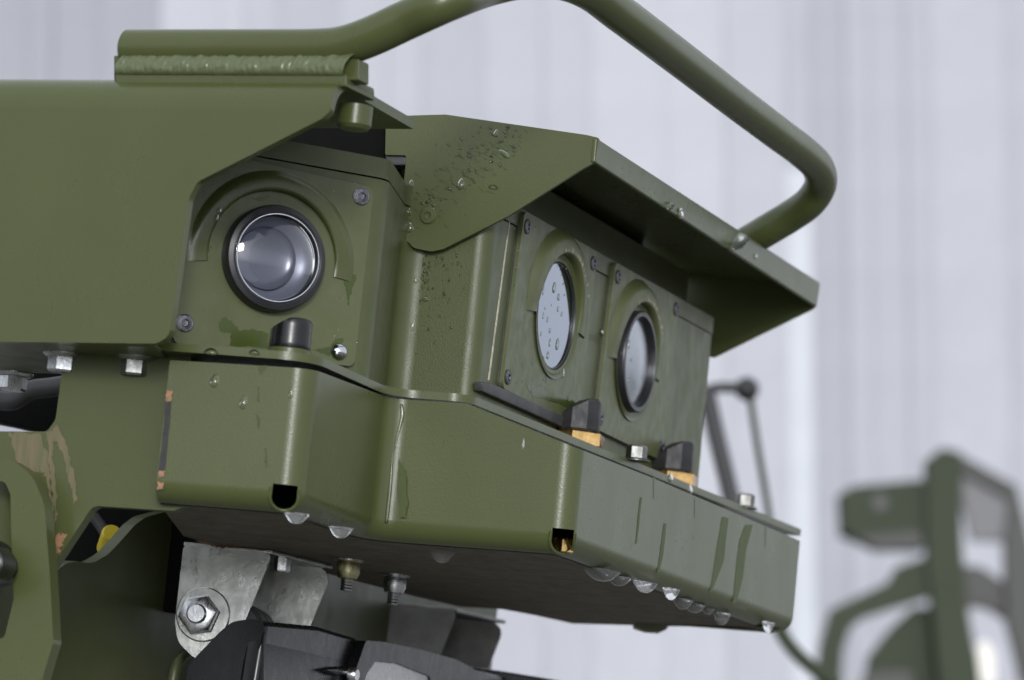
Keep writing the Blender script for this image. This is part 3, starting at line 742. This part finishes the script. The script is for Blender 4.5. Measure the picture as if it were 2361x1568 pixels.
for i in range(N):
    for k in range(K): bm.faces.new((rows[i][k], rows[i+1][k], rows[i+1][k+1], rows[i][k+1]))
finish('weld_bead', bm, mat('green_paint_weld', (.085, .10, .048), .3, bump=.1, bscale=500), rail, sharp=70, wn=False)

# ------------------------------------------------------------------ spray nozzles
def nozzle(c, r, h, label, brass=True, cutdir=Vector((-1, 0, 0)), slope=1.0):
    t = thing('spray_nozzle', c, label, 'nozzle', 'spray nozzles standing on the tray')
    if brass:
        nb = lathe_bm([(0, 0), (r*1.12, 0), (r*1.30, .001), (r*1.30, .0085), (r*1.15, .0100), (0, .0100)], c, UP, 6, rot=.35)
        finish('hex_nut', nb, 'brass', t, sharp=25); base = .0100
    else:
        lathe('base_collar', [(0, 0), (r*1.02, 0), (r*1.02, .006), (r*.95, .0068), (0, .0068)], c, UP, 'green', t, 40); base = .006
    prof = [(0, base), (r*.96, base), (r, base+.001)] + [(r*(1-.03*k/6), base+.001+(h-.003)*k/6) for k in range(1, 7)] + [(r*.92, base+h-.0008), (r*.8, base+h), (r*.4, base+h), (0, base+h)]
    bm = lathe_bm(prof, c, UP, 9 if brass else 40, rot=.2); cd_ = cutdir.normalized()
    for v in bm.verts:
        d = v.co - c; s = d.dot(cd_); hh = d.z
        lim = base + h - max(0, s + r*.15)*slope
        if hh > lim and hh > base+.001: v.co.z = c.z + max(lim, base+.002)
    finish('cap', bm, 'blackscuff' if brass else 'black', t, sharp=28, wn=False)
    return t
nl = at_y(668, 800, 2.092); nl = Vector((nl.x, nl.y, CAM.z+ZP+.0022))
nozzle(nl, .0114, .0172, 'black rounded spray nozzle on a green collar in front of the large lens', False, Vector((-1, .1, 0)), .55)
nzp = lambda x: PC_RIM.px(x, 918+(x-1080)*.414) - PC_RIM.n*.0150 + UP*.002
def flat(v): v = v.copy(); v.z = CAM.z+ZP+.0022; return v
nozzle(flat(nzp(1380)), .0140, .0205, 'scuffed black spray nozzle on a brass hex nut between the two right lenses', True, Vector((-.95, -.3, 0)), .72)
nozzle(flat(nzp(1594)), .0145, .0205, 'scuffed black spray nozzle on a brass hex nut nearest the tray end', True, Vector((-.95, -.3, 0)), .72)
fit = PB.px(1297, 1250, -.0165)
fo = hexbolt('brass_fitting', fit - Vector((0, 0, .006)), UP, .0072, .008, 'brass', rot=.5); tag(fo, 'brass fitting glinting inside the right drain hole of the tray', 'fitting')

# ------------------------------------------------------------------ side plates on the left
PS1 = Plane(at_y(390, 1000, 2.082), -20)
s1 = [PS1.loc(*p) for p in ((152, 800), (141, 872), (128, 968), (108, 995), (-90, 994), (-90, 1345), (118, 1312), (214, 1166), (400, 1178), (440, 1160), (440, 800))]
sp = prism('support_plate', PS1, [tuple(p[:2]) for p in fillet([(a, z, 0) for a, z in s1], [0, .01, .006, .004, .0, 0, .001, .006, .004, 0, 0], 6)], .008, 'green', None, bevel=.0016, seg=3)
tag(sp, 'upright green support plate with scraped copper coloured paint on the left', 'plate')
def scr(pts, m, jit=.0006): 
    o = patch('paint_scrape', PS1, [r4(*p) for p in pts], m, sp, off=.0003, jit=jit, n=8)
scr(((35, 476), (190, 478), (215, 620), (235, 760), (238, 860), (215, 700), (185, 640), (160, 660), (75, 600)), 'copper', .0012)
scr(((205, 480), (255, 440), (290, 510), (320, 640), (345, 760), (330, 800), (310, 690), (275, 560), (245, 500), (232, 580), (255, 820), (240, 900), (225, 700)), 'copper', .001)
scr(((236, 940), (262, 920), (292, 935), (262, 1000), (238, 1040)), 'primer', .0014)
PAR = Plane(at_y(100, 1300, 2.078), -20)
ar = [PAR.loc(*p) for p in ((-60, 1056), (28, 1060), (76, 1098), (103, 1165), (115, 1330), (123, 1480), (90, 1590), (-60, 1590))]
slot = [PAR.loc(*p) for p in ((-30, 1102), (12, 1112), (24, 1140), (26, 1240), (32, 1380), (10, 1470), (-30, 1480))]
arm = prism('slotted_arm', PAR, [tuple(p[:2]) for p in fillet([(a, z, 0) for a, z in ar], [0, .012, .02, .03, 0, .01, 0, 0], 8)], .010, 'green', None, bevel=.0018, seg=3, holes=[[tuple(p[:2]) for p in fillet([(a, z, 0) for a, z in slot], .003, 5)]])
tag(arm, 'thick green adjusting arm with a rounded top and slot, lower left corner', 'arm')
kc = PAR.px(-22, 1302, .004)
kb = lathe_bm([(0, .024), (.012, .024), (.016, .021), (.0165, .006), (.013, .0), (.013, -.012), (0, -.012)], kc, PAR.n, 60)
a_, b_, n_ = frame(PAR.n)
for v in kb.verts:
    d = v.co-kc; th = math.atan2(d.dot(b_), d.dot(a_)); h = d.dot(n_); rad = d - n_*h
    v.co = kc + n_*h + rad*(1+.13*math.cos(3*th+.3))
tag(finish('clamp_knob', kb, 'black'), 'black three lobed plastic knob in the slot of the green arm', 'knob')
# lower gusset plate
PG = Plane(at_y(334, 1193, 2.34), 66)
gs = [PG.loc(*p) for p in ((-120, 1340), (90, 1345), (122, 1325), (150, 1299), (180, 1294), (212, 1300), (250, 1278), (285, 1240), (310, 1211), (336, 1192), (420, 1170), (1150, 1372), (1122, 1650), (-120, 1720))]
gh = [PG.loc(*p) for p in ((402, 1345), (412, 1318), (450, 1290), (470, 1372), (412, 1370))]
gus = prism('gusset_plate', PG, [tuple(p[:2]) for p in fillet([(a, z, 0) for a, z in gs], [0, .01, .01, .03, .03, .04, .05, .05, .02, .03, 0, 0, 0, 0], 6)], .008, 'olive_dark', None, bevel=.0018, seg=3, holes=[[tuple(p[:2]) for p in fillet([(a, z, 0) for a, z in gh], .004, 5)]])
tag(gus, 'dark olive gusset plate with a wavy top edge under the tray', 'plate')
# things in the dark behind
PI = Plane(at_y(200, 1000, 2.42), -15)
o = prism('dark_gap_backing', PI, [PI.loc(*p) for p in ((-120, 820), (420, 820), (420, 1060), (125, 1010), (90, 995), (0, 974), (-120, 950))], .03, 'void', None, bevel=.002)  # black slab added behind so the gap reads as dark
tag(o, 'black slab added for the darkness in the gap under the cover', 'backing')
o = prism('dark_opening_backing', PI, [PI.loc(*p) for p in ((60, 1080), (520, 1100), (520, 1420), (60, 1420))], .03, 'void', None, off=.03, bevel=.002)  # second black slab, added to keep the opening dark
tag(o, 'black slab added for the darkness in the opening above the gusset plate', 'bracket')
o = tube('hose', catmull([PI.px(*p, off=.05) for p in ((-60, 905), (20, 925), (70, 900), (120, 893), (200, 880))], 8), .006, 'rubber'); tag(o, 'black rubber hose in the dark gap below the flange bolts', 'hose')
yc = PI.px(252, 1248, .07)
o = lathe('yellow_plug', [(0, .012), (.0050, .012), (.0062, .010), (.0062, -.01), (0, -.01)], yc, Vector((.2, -1, .4)), 'yellow', None, 24); tag(o, 'yellow plastic cap glimpsed in the dark opening on the left', 'cap')
o = tube('cable', [PI.px(*p, off=.05) for p in ((215, 1190), (232, 1212), (245, 1232), (252, 1250))], .0035, 'rubber'); tag(o, 'thin black cable leading to the yellow cap', 'cable')

# ------------------------------------------------------------------ clevis brackets under the tray
def bracket(x, y, label, m, near):
    c = at_z(x, y, ZB); P = Plane(c, -6)
    t = thing('clevis_bracket', c, label, 'bracket', 'bent steel brackets under the tray')
    th = .0026; W = .0535; zz = -.0015
    s = .001
    cheek = [(0, zz), (W, zz), (W-.004, -.026), (W-.0195, -.105), (.012, -.105), (.0015, -.052), (-.0005, -.03)]
    cheek = [(.0, zz-.001), (W, zz-.001), (.0415, -.045), (.037, -.062), (.025, -.072), (.013, -.068), (.003, -.060), (0, -.048)]
    cf = prism('front_cheek', P, [tuple(p[:2]) for p in fillet([(a, z, 0) for a, z in cheek], [.003, .003, 0, .004, .012, .012, .012, .01], 5)], th, m, t, bevel=.0006)
    back = Vector((math.cos(R(64)), math.sin(R(64)), 0)); dep = .078
    Q = Plane(c + back*dep, -6)
    prism('rear_cheek', Q, [tuple(p[:2]) for p in fillet([(a, z, 0) for a, z in cheek], [.003, .008, 0, .004, .012, .012, .012, .01], 5)], th, m, t, bevel=.0006)
    bm = bmesh.new(); vv = [c + P.a*.0 + DN*.0005, c + P.a*W + DN*.0005, c + P.a*W + back*dep + DN*.0005, c + back*dep + DN*.0005]
    bm.faces.new([bm.verts.new(p) for p in vv]); r = bmesh.ops.extrude_face_region(bm, geom=bm.faces[:]); bmesh.ops.translate(bm, verts=[g for g in r['geom'] if isinstance(g, bmesh.types.BMVert)], vec=(0, 0, -th))
    bmesh.ops.recalc_face_normals(bm, faces=bm.faces); bev(bm, .0006, 2); finish('web', bm, m, t)
    if near:
        hexbolt('web_bolt', c + P.a*(W-.004) + back*.022 + DN*.003, DN, .005, .0085, 'steel', t)
        lathe('web_washer', [(0, 0), (.014, 0), (.014, .0012), (0, .0012)], c + P.a*.037 + back*.02, UP, 'steel', t, 32)
        bc = P.pt(.0145, -.0430)
        lathe('washer', [(0, .0018), (.0155, .0018), (.0162, .0012), (.0162, 0), (0, 0)], bc + P.a*.002+UP*.0005, P.n, 'zinc', t, 40)
        nt_ = lathe_bm([(0, .0110), (.0075, .0110), (.0105, .0100), (.0119, .0090), (.0119, .0022), (.0125, .0018), (0, .0018)], bc, P.n, 6, rot=.2)
        nut = finish('hex_nut', nt_, 'steel', t, sharp=25)
        lathe('bolt_end', [(0, .0142), (.0050, .0142), (.0058, .0132), (.0060, .0105), (0, .0105)], bc, P.n, 'steel', nut, 28)
        patch('rust_mark', P, [r7(*p) for p in ((290, 250), (440, 262), (640, 275), (640, 292), (520, 298), (420, 300), (360, 280), (300, 268))], 'rust', t, off=.0003, jit=.0008)
    bc2 = P.pt(.020, -.050)
    lathe('bushing', [(0, -.004), (.016, -.004), (.0185, -.006), (.0185, -.03), (.0175, -.031), (.0175, -.033), (.0185, -.034), (.0185, -.062), (0, -.062)], bc2 + P.a*.014, P.n, 'rubber', t, 48)
    return t
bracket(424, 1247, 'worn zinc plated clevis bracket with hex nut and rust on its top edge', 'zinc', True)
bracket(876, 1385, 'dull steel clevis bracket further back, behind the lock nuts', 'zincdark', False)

# ------------------------------------------------------------------ work lamp
PHL = PHC - 1
PLN = Plane(at_y(446, 1568, 2.285), PHL-88)               # near end face
lamp = thing('work_lamp', PLN.px(560, 1620), 'long black plastic work lamp hanging under the tray at the bottom', 'lamp')
ldir = Vector((math.cos(R(PHL)), math.sin(R(PHL)), 0))
e = [PLN.loc(*r7(*p)) for p in ((215, 1250), (240, 1050), (300, 975), (440, 830), (520, 765), (640, 748), (716, 760), (716, 1250))]
e = [tuple(p[:2]) for p in fillet([(a, z, 0) for a, z in e], [0, .008, .02, .02, .012, .01, .004, 0], 5)]
bm = prism_bm(PLN, e, .44); bev(bm, .006, 5, 35)
for v in bm.verts:                                        # lean the body back along the lamp's long direction
    d = (v.co - PLN.o).dot(PLN.n); v.co = v.co + (ldir + PLN.n)*(-d) 
finish('lamp_body', bm, 'black', lamp)
# end cap seam
zlo = min(p[1] for p in e)
e2_ = [(a*1.0, z) for a, z in e]
PF = Plane(PLN.px(*r7(716, 760)), PHL)                    # long front face
fr = [PF.loc(*r7(*p)) for p in ((722, 765), (1050, 795), (1290, 868), (1318, 890), (1318, 1260), (640, 1260))]
prism('front_panel', PF, fr, .012, 'black', lamp, off=.0015, bevel=.003, seg=3)
bz_ = [PF.loc(*r7(*p)) for p in ((1285, 880), (1400, 888), (1640, 938), (1860, 1000), (1965, 1055), (2020, 1140), (2050, 1260), (1180, 1260), (1215, 1080))]
win = [PF.loc(*r7(*p)) for p in ((1345, 1010), (1480, 1022), (1690, 1105), (1702, 1240), (1240, 1240), (1290, 1090))]
prism('lens_bezel', PF, [tuple(p[:2]) for p in fillet([(a, z, 0) for a, z in bz_], [.004, .01, .03, .03, .02, .02, 0, 0, .004], 5)], .016, 'black', lamp, off=.008, bevel=.003, seg=3, holes=[[tuple(p[:2]) for p in fillet([(a, z, 0) for a, z in win], .004, 4)]])
prism('lamp_reflector', PF, [PF.loc(*r7(*p)) for p in ((1270, 990), (1720, 1080), (1730, 1260), (1200, 1260))], .003, 'refl', lamp, off=.001, bevel=0)
prism('lamp_glass', PF, [tuple(p) for p in win], .003, 'clear', lamp, off=.007, bevel=.0005)
fa = PF.loc(*r7(1290, 1100))
for k in range(9):
    a = fa[0] + .006 + k*.010
    prism('lens_rib', PF, [(a, fa[1]-.012), (a+.0035, fa[1]-.012), (a+.0035, fa[1]-.002), (a, fa[1]-.002)], .002, 'clear', lamp, off=.0085, bevel=.0006)
prism('spike_rib', PF, [PF.loc(*r7(*p)) for p in ((1020, 1062), (1120, 1045), (1235, 1048), (1235, 1100), (1110, 1098))], .006, 'black', lamp, off=.008, bevel=.002)
lathe('bezel_screw', [(0, .005), (.0035, .005), (.0048, .003), (.0048, 0), (0, 0)], PF.px(*r7(1258, 1100), off=.008), PF.n, 'steel', lamp, 20)
prism('end_seam', PLN, [PLN.loc(*r7(*p)) for p in ((714, 835), (722, 835), (632, 1133), (624, 1133))], .001, 'void', lamp, off=.0006, bevel=0)
# black bar beyond the lamp
PX = Plane(at_y(1060, 1540, 2.62), 20)
o = prism('lamp_rail', PX, [PX.loc(*p) for p in ((1000, 1526), (1066, 1533), (1180, 1550), (1300, 1570), (1300, 1640), (1000, 1640))], .02, 'black', None, bevel=.002); tag(o, 'black bar running right behind the lamp at the bottom edge', 'bar')
lo = PG.px(415, 1510, .03)
o = tube('pipe_stub', catmull([PG.px(*p, off=.02) for p in ((450, 1500), (425, 1510), (405, 1540), (395, 1600))], 6), .0035, 'olive_dark'); tag(o, 'small olive pipe stub left of the black lamp', 'pipe')
# clamp foot under the far tray edge
PFt = Plane(at_z(1500, 1440, ZB), 0)
o = prism('far_foot', PFt, [PFt.loc(*p) for p in ((1462, 1430), (1545, 1432), (1540, 1448), (1520, 1457), (1490, 1455), (1462, 1446))], .02, 'olive_dark', tray, bevel=.001)

# ------------------------------------------------------------------ rain
def drops(name, P, items, label, parent=None, off=0, res=1):
    """many small beads on one face: items are (x, y, half length px, half width px, lean)"""
    bm = bmesh.new()
    for x, y, l, ww, lean in items:
        c = P.px(x, y, off); k = (c-CAM).length/FPX
        d = (UP*math.cos(lean) + P.a*math.sin(lean)); s = P.n.cross(d)
        t = bmesh.new(); bmesh.ops.create_icosphere(t, subdivisions=res, radius=1)
        for v in t.verts:
            fat = 1 + .25*(-v.co.y)
            v.co = c + d*(v.co.y*l*k) + s*(v.co.x*ww*k*fat) + P.n*(v.co.z*min(l, ww)*k*.55)
        me = bpy.data.meshes.new('t'); t.to_mesh(me); bm.from_mesh(me); t.free(); bpy.data.meshes.remove(me)
    o = finish(name, bm, 'bead', parent, wn=False, sharp=80)
    return tag(o, label, 'raindrops', kind='stuff')
rnd = random.Random(3)
def wetmarks(P, items, parent, off):
    bm = bmesh.new()
    for x, y, l, ww, lean in items:
        c = P.px(x, y, off); k = (c-CAM).length/FPX; d = UP*math.cos(lean) + P.a*math.sin(lean); s_ = P.n.cross(d); n = 12
        rr = [rnd.uniform(.75, 1.15) for _ in range(n)]
        bm.faces.new([bm.verts.new(c + d*(math.cos(2*math.pi*i/n)*l*k*rr[i]) + s_*(math.sin(2*math.pi*i/n)*ww*k*rr[i])) for i in range(n)])
    tag(finish('wet_mark', bm, M['wetlight'], parent, smooth=False), kind='stuff')
it = []
for k in range(70):
    u = rnd.random(); x = 940 + u*260 + rnd.gauss(0, 16); y = 510 - u*200 + rnd.gauss(0, 40)
    if y < 285 or y > 545-(x-940)*.18 or x < 932: continue
    it.append((x, y, rnd.uniform(3, 13), rnd.uniform(1.2, 3.2), R(-60)+rnd.gauss(0, .2)))
wetmarks(PV, it, visor, .0001)
it = [(rnd.gauss(985, 40), 590+abs(rnd.gauss(0, 110)), rnd.uniform(2, 8), rnd.uniform(2, 5), R(5)) for k in range(45)]
wetmarks(PE, [q for q in it if 930 < q[0] < 1085 and q[1] < 880], housing, .00012)
it = []
for k in range(150):                       # slanting splashes on the cheek
    u = rnd.random()**.8; x = 945 + u*250 + rnd.gauss(0, 14); y = 500 - u*190 + rnd.gauss(0, 42)
    if y < 290 or y > 385 + (1180-x)*.55 or x < 930: continue
    it.append((x, y, rnd.uniform(2.5, 7), rnd.uniform(1.8, 3.6), R(-58) + rnd.gauss(0, .3)))
drops('raindrops', PV, it, 'small slanting raindrops sprayed over the left cheek of the visor', res=2)
it = []
for k in range(90):
    x = rnd.gauss(985, 45); y = 585 + abs(rnd.gauss(0, 75))
    if x < 925 or x > 1090 or y > 860: continue
    s = rnd.uniform(1, 3.4); it.append((x, y, s*rnd.uniform(1, 1.9), s, R(5)))
drops('raindrops', PE, it, 'fine raindrops on the flat housing wall below the visor cheek')
it = []
for k in range(85):
    x = rnd.uniform(1185, 1350); y = rnd.uniform(500, 930)
    cxp, cyp = c6(478, 725)
    if ((x-cxp)/55)**2 + ((y-cyp)/125)**2 < 1: continue
    if y < 480+(x-1185)*.6 or y > 890+(x-1185)*.35: continue
    s = rnd.uniform(1, 2.6); it.append((x, y, s*rnd.uniform(1.2, 2.8), s, R(4)))
drops('raindrops', PCH, it, 'tiny raindrops on the nearer right lens plate', off=.0036)
it = []
for x, y, l, ww in ((450, 440, 20, 9), (497, 550, 32, 14), (525, 610, 20, 11), (430, 565, 30, 5), (520, 685, 16, 8), (545, 715, 14, 7), (430, 725, 20, 5), (455, 750, 18, 6), (470, 820, 14, 8), (355, 730, 30, 16), (347, 770, 24, 9), (358, 850, 12, 6), (385, 940, 22, 9), (470, 895, 24, 8), (517, 905, 34, 14), (458, 975, 22, 10), (430, 995, 12, 7), (405, 985, 10, 5), (480, 660, 7, 4), (415, 840, 14, 4), (440, 680, 8, 5)):
    X, Y = c6(x, y); it.append((X, Y, l*.42, ww*.42, R(4)))
drops('raindrops', PCH, it, 'raindrops scattered on the round reflecting filter glass', off=.0021, res=2)
it = [(*c6(x, y), l*.4, ww*.4, 0) for x, y, l, ww in ((965, 905, 26, 12), (990, 1005, 12, 6), (965, 1130, 12, 10), (1050, 1110, 10, 6), (920, 960, 8, 5))]
drops('raindrops', PCH, it, 'few raindrops on the glass of the farther right lens', off=.0075, res=2)
it = []
for k in range(130):                        # under the visor and along its lip
    x = rnd.uniform(1400, 1850); y = 330+(x-1385)*.655 + rnd.uniform(6, 48)
    s = rnd.uniform(.8, 2.0); it.append((x, y, s*rnd.uniform(1, 2), s, 0))
drops('raindrops', PL, it, 'tiny raindrops along the front lip of the visor')
it = []
for k in range(120):
    x = rnd.uniform(1350, 1820); y = 1060+(x-1340)*.40 + rnd.uniform(10, 170)
    s = rnd.uniform(.7, 1.7); it.append((x, y, s*rnd.uniform(1, 2.6), s, R(5)))
drops('raindrops', PCB, it, 'tiny raindrops on the right front wall of the tray')
it = []
for k in range(46):
    x, y = r2(rnd.uniform(300, 1350), rnd.uniform(300, 1380)); s = rnd.uniform(.7, 1.8)
    if ((x-631)/125)**2+((y-597)/125)**2 < 1 or x < 470-(y-430)*.12: continue
    it.append((x, y, s*1.3, s, 0))
drops('raindrops', PBZ, it, 'tiny raindrops round the large lens', off=.0003)
def bead(P, x, y, l, ww, label, off=0, lean=5):
    c = P.px(x, y, off); k = (c-CAM).length/FPX; le = R(lean)
    d = UP*math.cos(le) + P.a*math.sin(le); s = P.n.cross(d)
    bm = bmesh.new(); bmesh.ops.create_icosphere(bm, subdivisions=3, radius=1)
    for v in bm.verts:
        fat = 1 + .3*(-v.co.y)
        v.co = c + d*(v.co.y*l*k) + s*(v.co.x*ww*k*fat) + P.n*((v.co.z*.6+.1)*ww*k*(1+.35*-v.co.y))
    return tag(finish('water_drop', bm, 'bead', wn=False, sharp=80), label, 'water drop', 'single beads of rain on the green paint')
bead(PAi, *r5(427, 285), 16, 10, 'upper left of two plump drops on the tray front wall')
bead(PAi, *r5(617, 425), 17, 9, 'lower right of two plump drops on the tray front wall')
bead(PAi, *r5(932, 365), 14, 5, 'slim drop on the bright left corner of the tray')
bead(PV, *r3(415, 405), 14, 8, 'largest drop in the middle of the visor cheek')
bead(PV, *r3(155, 535), 11, 9, 'broad drop beside the pivot screw, upper of two')
bead(PV, *r3(165, 615), 12, 10, 'broad drop below left of the pivot screw')
bead(PV, *r3(175, 405), 10, 7, 'drop near the left edge of the visor cheek')
bead(PV, *r3(585, 160), 9, 6, 'drop high on the visor cheek under its top edge')
bead(PV, *r3(570, 420), 5, 10, 'flat drop low on the right half of the visor cheek')
bead(PV, *r3(625, 260), 16, 6, 'slanting drop on the upper right of the visor cheek', lean=-58)
bead(PE, *r3(193, 865), 12, 9, 'largest drop on the housing wall below the visor cheek')
bead(PE, *r3(180, 1085), 17, 6, 'long trickling drop on the lower housing wall')
bead(PE, *r3(245, 960), 6, 8, 'rounded drop in the middle of the housing wall')
bead(PCH, *c6(550, 1085), 11, 5, 'drop running down just below the round filter glass', off=.0037)
bead(PCH, *c6(790, 825), 7, 8, 'drop on the strip between the two right lens plates', off=.0006)
bead(PBZ, *r2(435, 535), 7, 5, 'upper drop on the left of the brow over the large lens', off=.0042)
bead(PBZ, *r2(420, 580), 9, 4, 'lower drop on the left of the brow over the large lens', off=.0042)
bead(PCB, *r6(250, 490), 13, 4, 'slim drop below the plate lip left of the tray corner', off=.001)
bead(PL, 1568, 492, 13, 12, 'big drop hanging from the front lip of the visor', off=.001)
bead(PL, 1540, 474, 8, 20, 'long pool of water feeding the big visor drop', off=.0005, lean=-30)
bead(PL, 1690, 556, 9, 46, 'long white pool of water along the visor lip', off=.0003, lean=-34)
bead(PL, 1742, 590, 7, 5, 'small drop just right of the long pool on the visor lip', off=.0003)
def rimdrop(x, y, l, ww, label):
    P = Plane(at_z(x, y, ZP-.001), PHC); bead(P, x, y, l, ww, label)
PRA = Plane(T390, PA.phi)
bead(PRA, *r5(405, 95), 9, 16, 'bright drop clinging to the plate edge left of the front nozzle', off=.0005)
bead(PRA, *r5(690, 97), 6, 12, 'flat drop on the plate edge just below the front nozzle', off=.0005)
rimdrop(1545, 1101, 11, 10, 'drop hanging from the plate edge left of the last nozzle')
rimdrop(1589, 1128, 12, 11, 'drop hanging from the plate edge below the last nozzle')
rimdrop(1796, 1230, 8, 9, 'yellowish drop hanging from the plate edge near its right end')
# water running down the inner corner of the tray
def runlet(P, pts, rad, label):
    bm = tube_bm(catmull([P.px(*r5(*p)) for p in pts], 6), lambda t: rad*(.7+.3*math.sin(t*9)), 10, .5)
    tag(finish('water_runlet', bm, 'bead', wn=False, sharp=80), label, 'water', 'water runlets in the tray corner')
runlet(PB, ((1580, 440), (1575, 560), (1540, 680), (1530, 860), (1505, 1050), (1490, 1220)), .0022, 'broad runlet of water down the inward corner of the tray')
runlet(PB, ((1660, 440), (1665, 520), (1630, 660), (1600, 800), (1585, 1000), (1560, 1225)), .0011, 'thin runlet of water right of the inward tray corner')

# ------------------------------------------------------------------ out of focus background
def slab(name, pts, d, th, m, parent=None, r=0):
    P = Plane(at_y(2100, 1300, d), 0); q = [P.loc(*b3(*p)) for p in pts]
    if r: q = [tuple(p[:2]) for p in fillet([(a, z, 0) for a, z in q], r, 5)]
    return prism(name, P, q, th, M[m], parent, bevel=.004)
BD = 16.0
mach = thing('far_machine', at_y(2150, 1700, BD), 'blurred green mast with sensor box on the right, far behind', 'machine')
bx = slab('sensor_box', ((568, 410), (650, 372), (1120, 330), (1120, 660), (1050, 735), (780, 740), (580, 655)), BD, .25, 'bggreen', mach)
Pb = Plane(at_y(2100, 1300, BD), 0)
lathe('sensor_lens', [(0, .004), (.032, .004), (.036, .0), (.036, -.02)], Pb.px(*b3(800, 478), off=.002), Pb.n, 'bgblack', bx, 32)
slab('box_base', ((640, 690), (1040, 650), (1075, 760), (780, 760)), BD, .2, 'bgdark', mach, 0).location.y -= .02
slab('mast', ((1085, 215), (1180, 140), (1300, 165), (1305, 700), (1335, 1100), (1450, 1750), (1180, 1750), (1120, 1100), (1090, 800)), BD-.05, .12, 'bggreen', mach)
slab('arm', ((500, 1130), (855, 965), (905, 870), (1120, 800), (1130, 1050), (870, 1130), (700, 1185), (615, 1250), (575, 1380), (550, 1750), (380, 1750), (440, 1340)), BD, .1, 'bggreen', mach, .02)
slab('lower_housing', ((1010, 1120), (1340, 1120), (1420, 1750), (700, 1750), (740, 1420), (880, 1240)), BD+.08, .15, 'bggreen', mach, .03)
slab('lower_dark_cap', ((700, 1540), (760, 1515), (960, 1505), (1010, 1540), (1000, 1750), (690, 1750)), BD-.02, .1, 'bgdark', mach)  # dark cap at the foot of the lower housing
slab('side_frame', ((1270, 165), (1640, 370), (1700, 600), (1760, 900), (1800, 1750), (1670, 1560), (1580, 1200), (1570, 720), (1600, 450), (1310, 290)), BD+.05, .1, 'bgdark', mach)
slab('side_panel', ((1300, 270), (1600, 420), (1640, 600), (1590, 720), (1360, 710), (1310, 500)), BD+.09, .05, 'bgpanel', mach)
slab('rear_body', ((1300, 860), (1420, 870), (1560, 960), (1640, 950), (1640, 1230), (1480, 1130), (1390, 1110), (1320, 1150)), BD+.1, .1, 'bgdark', mach)
slab('far_headlamp', ((1395, 1350), (1450, 1320), (1500, 1400), (1510, 1600), (1420, 1600)), BD+.12, .05, 'bglamp', mach, .02)
def fpx(pts, d): return [at_y(x, y, d) for x, y in pts]
MD = 5.0
mir = thing('mirror_stand', at_y(1690, 1150, MD), 'blurred black mirror arm with ball joint behind the tray end', 'mirror arm')
lathe('ball_joint', [(.016*math.sin(t), -.016*math.cos(t)) for t in [k*math.pi/12 for k in range(13)]], at_y(1722, 897, MD), Vector((0, -1, 0)), 'bgblack', mir, 24)
tube('cross_arm', fpx(((1600, 905), (1660, 893), (1722, 895)), MD), .007, 'bgblack', mir, 12)
tube('strut', fpx(((1630, 905), (1650, 1000), (1675, 1100), (1695, 1190)), MD), .0115, 'bgblack', mir, 12)
tube('pole', fpx(((1728, 905), (1745, 1020), (1762, 1120), (1775, 1200)), MD), .0045, 'bggreen', mir, 12)
el = tube('cable_elbow', catmull(fpx(((1790, 1400), (1800, 1455), (1835, 1505), (1880, 1545), (1935, 1580)), 5.5), 6), .010, 'bggreen'); tag(el, 'blurred green curved pipe below the right end of the tray', 'pipe')
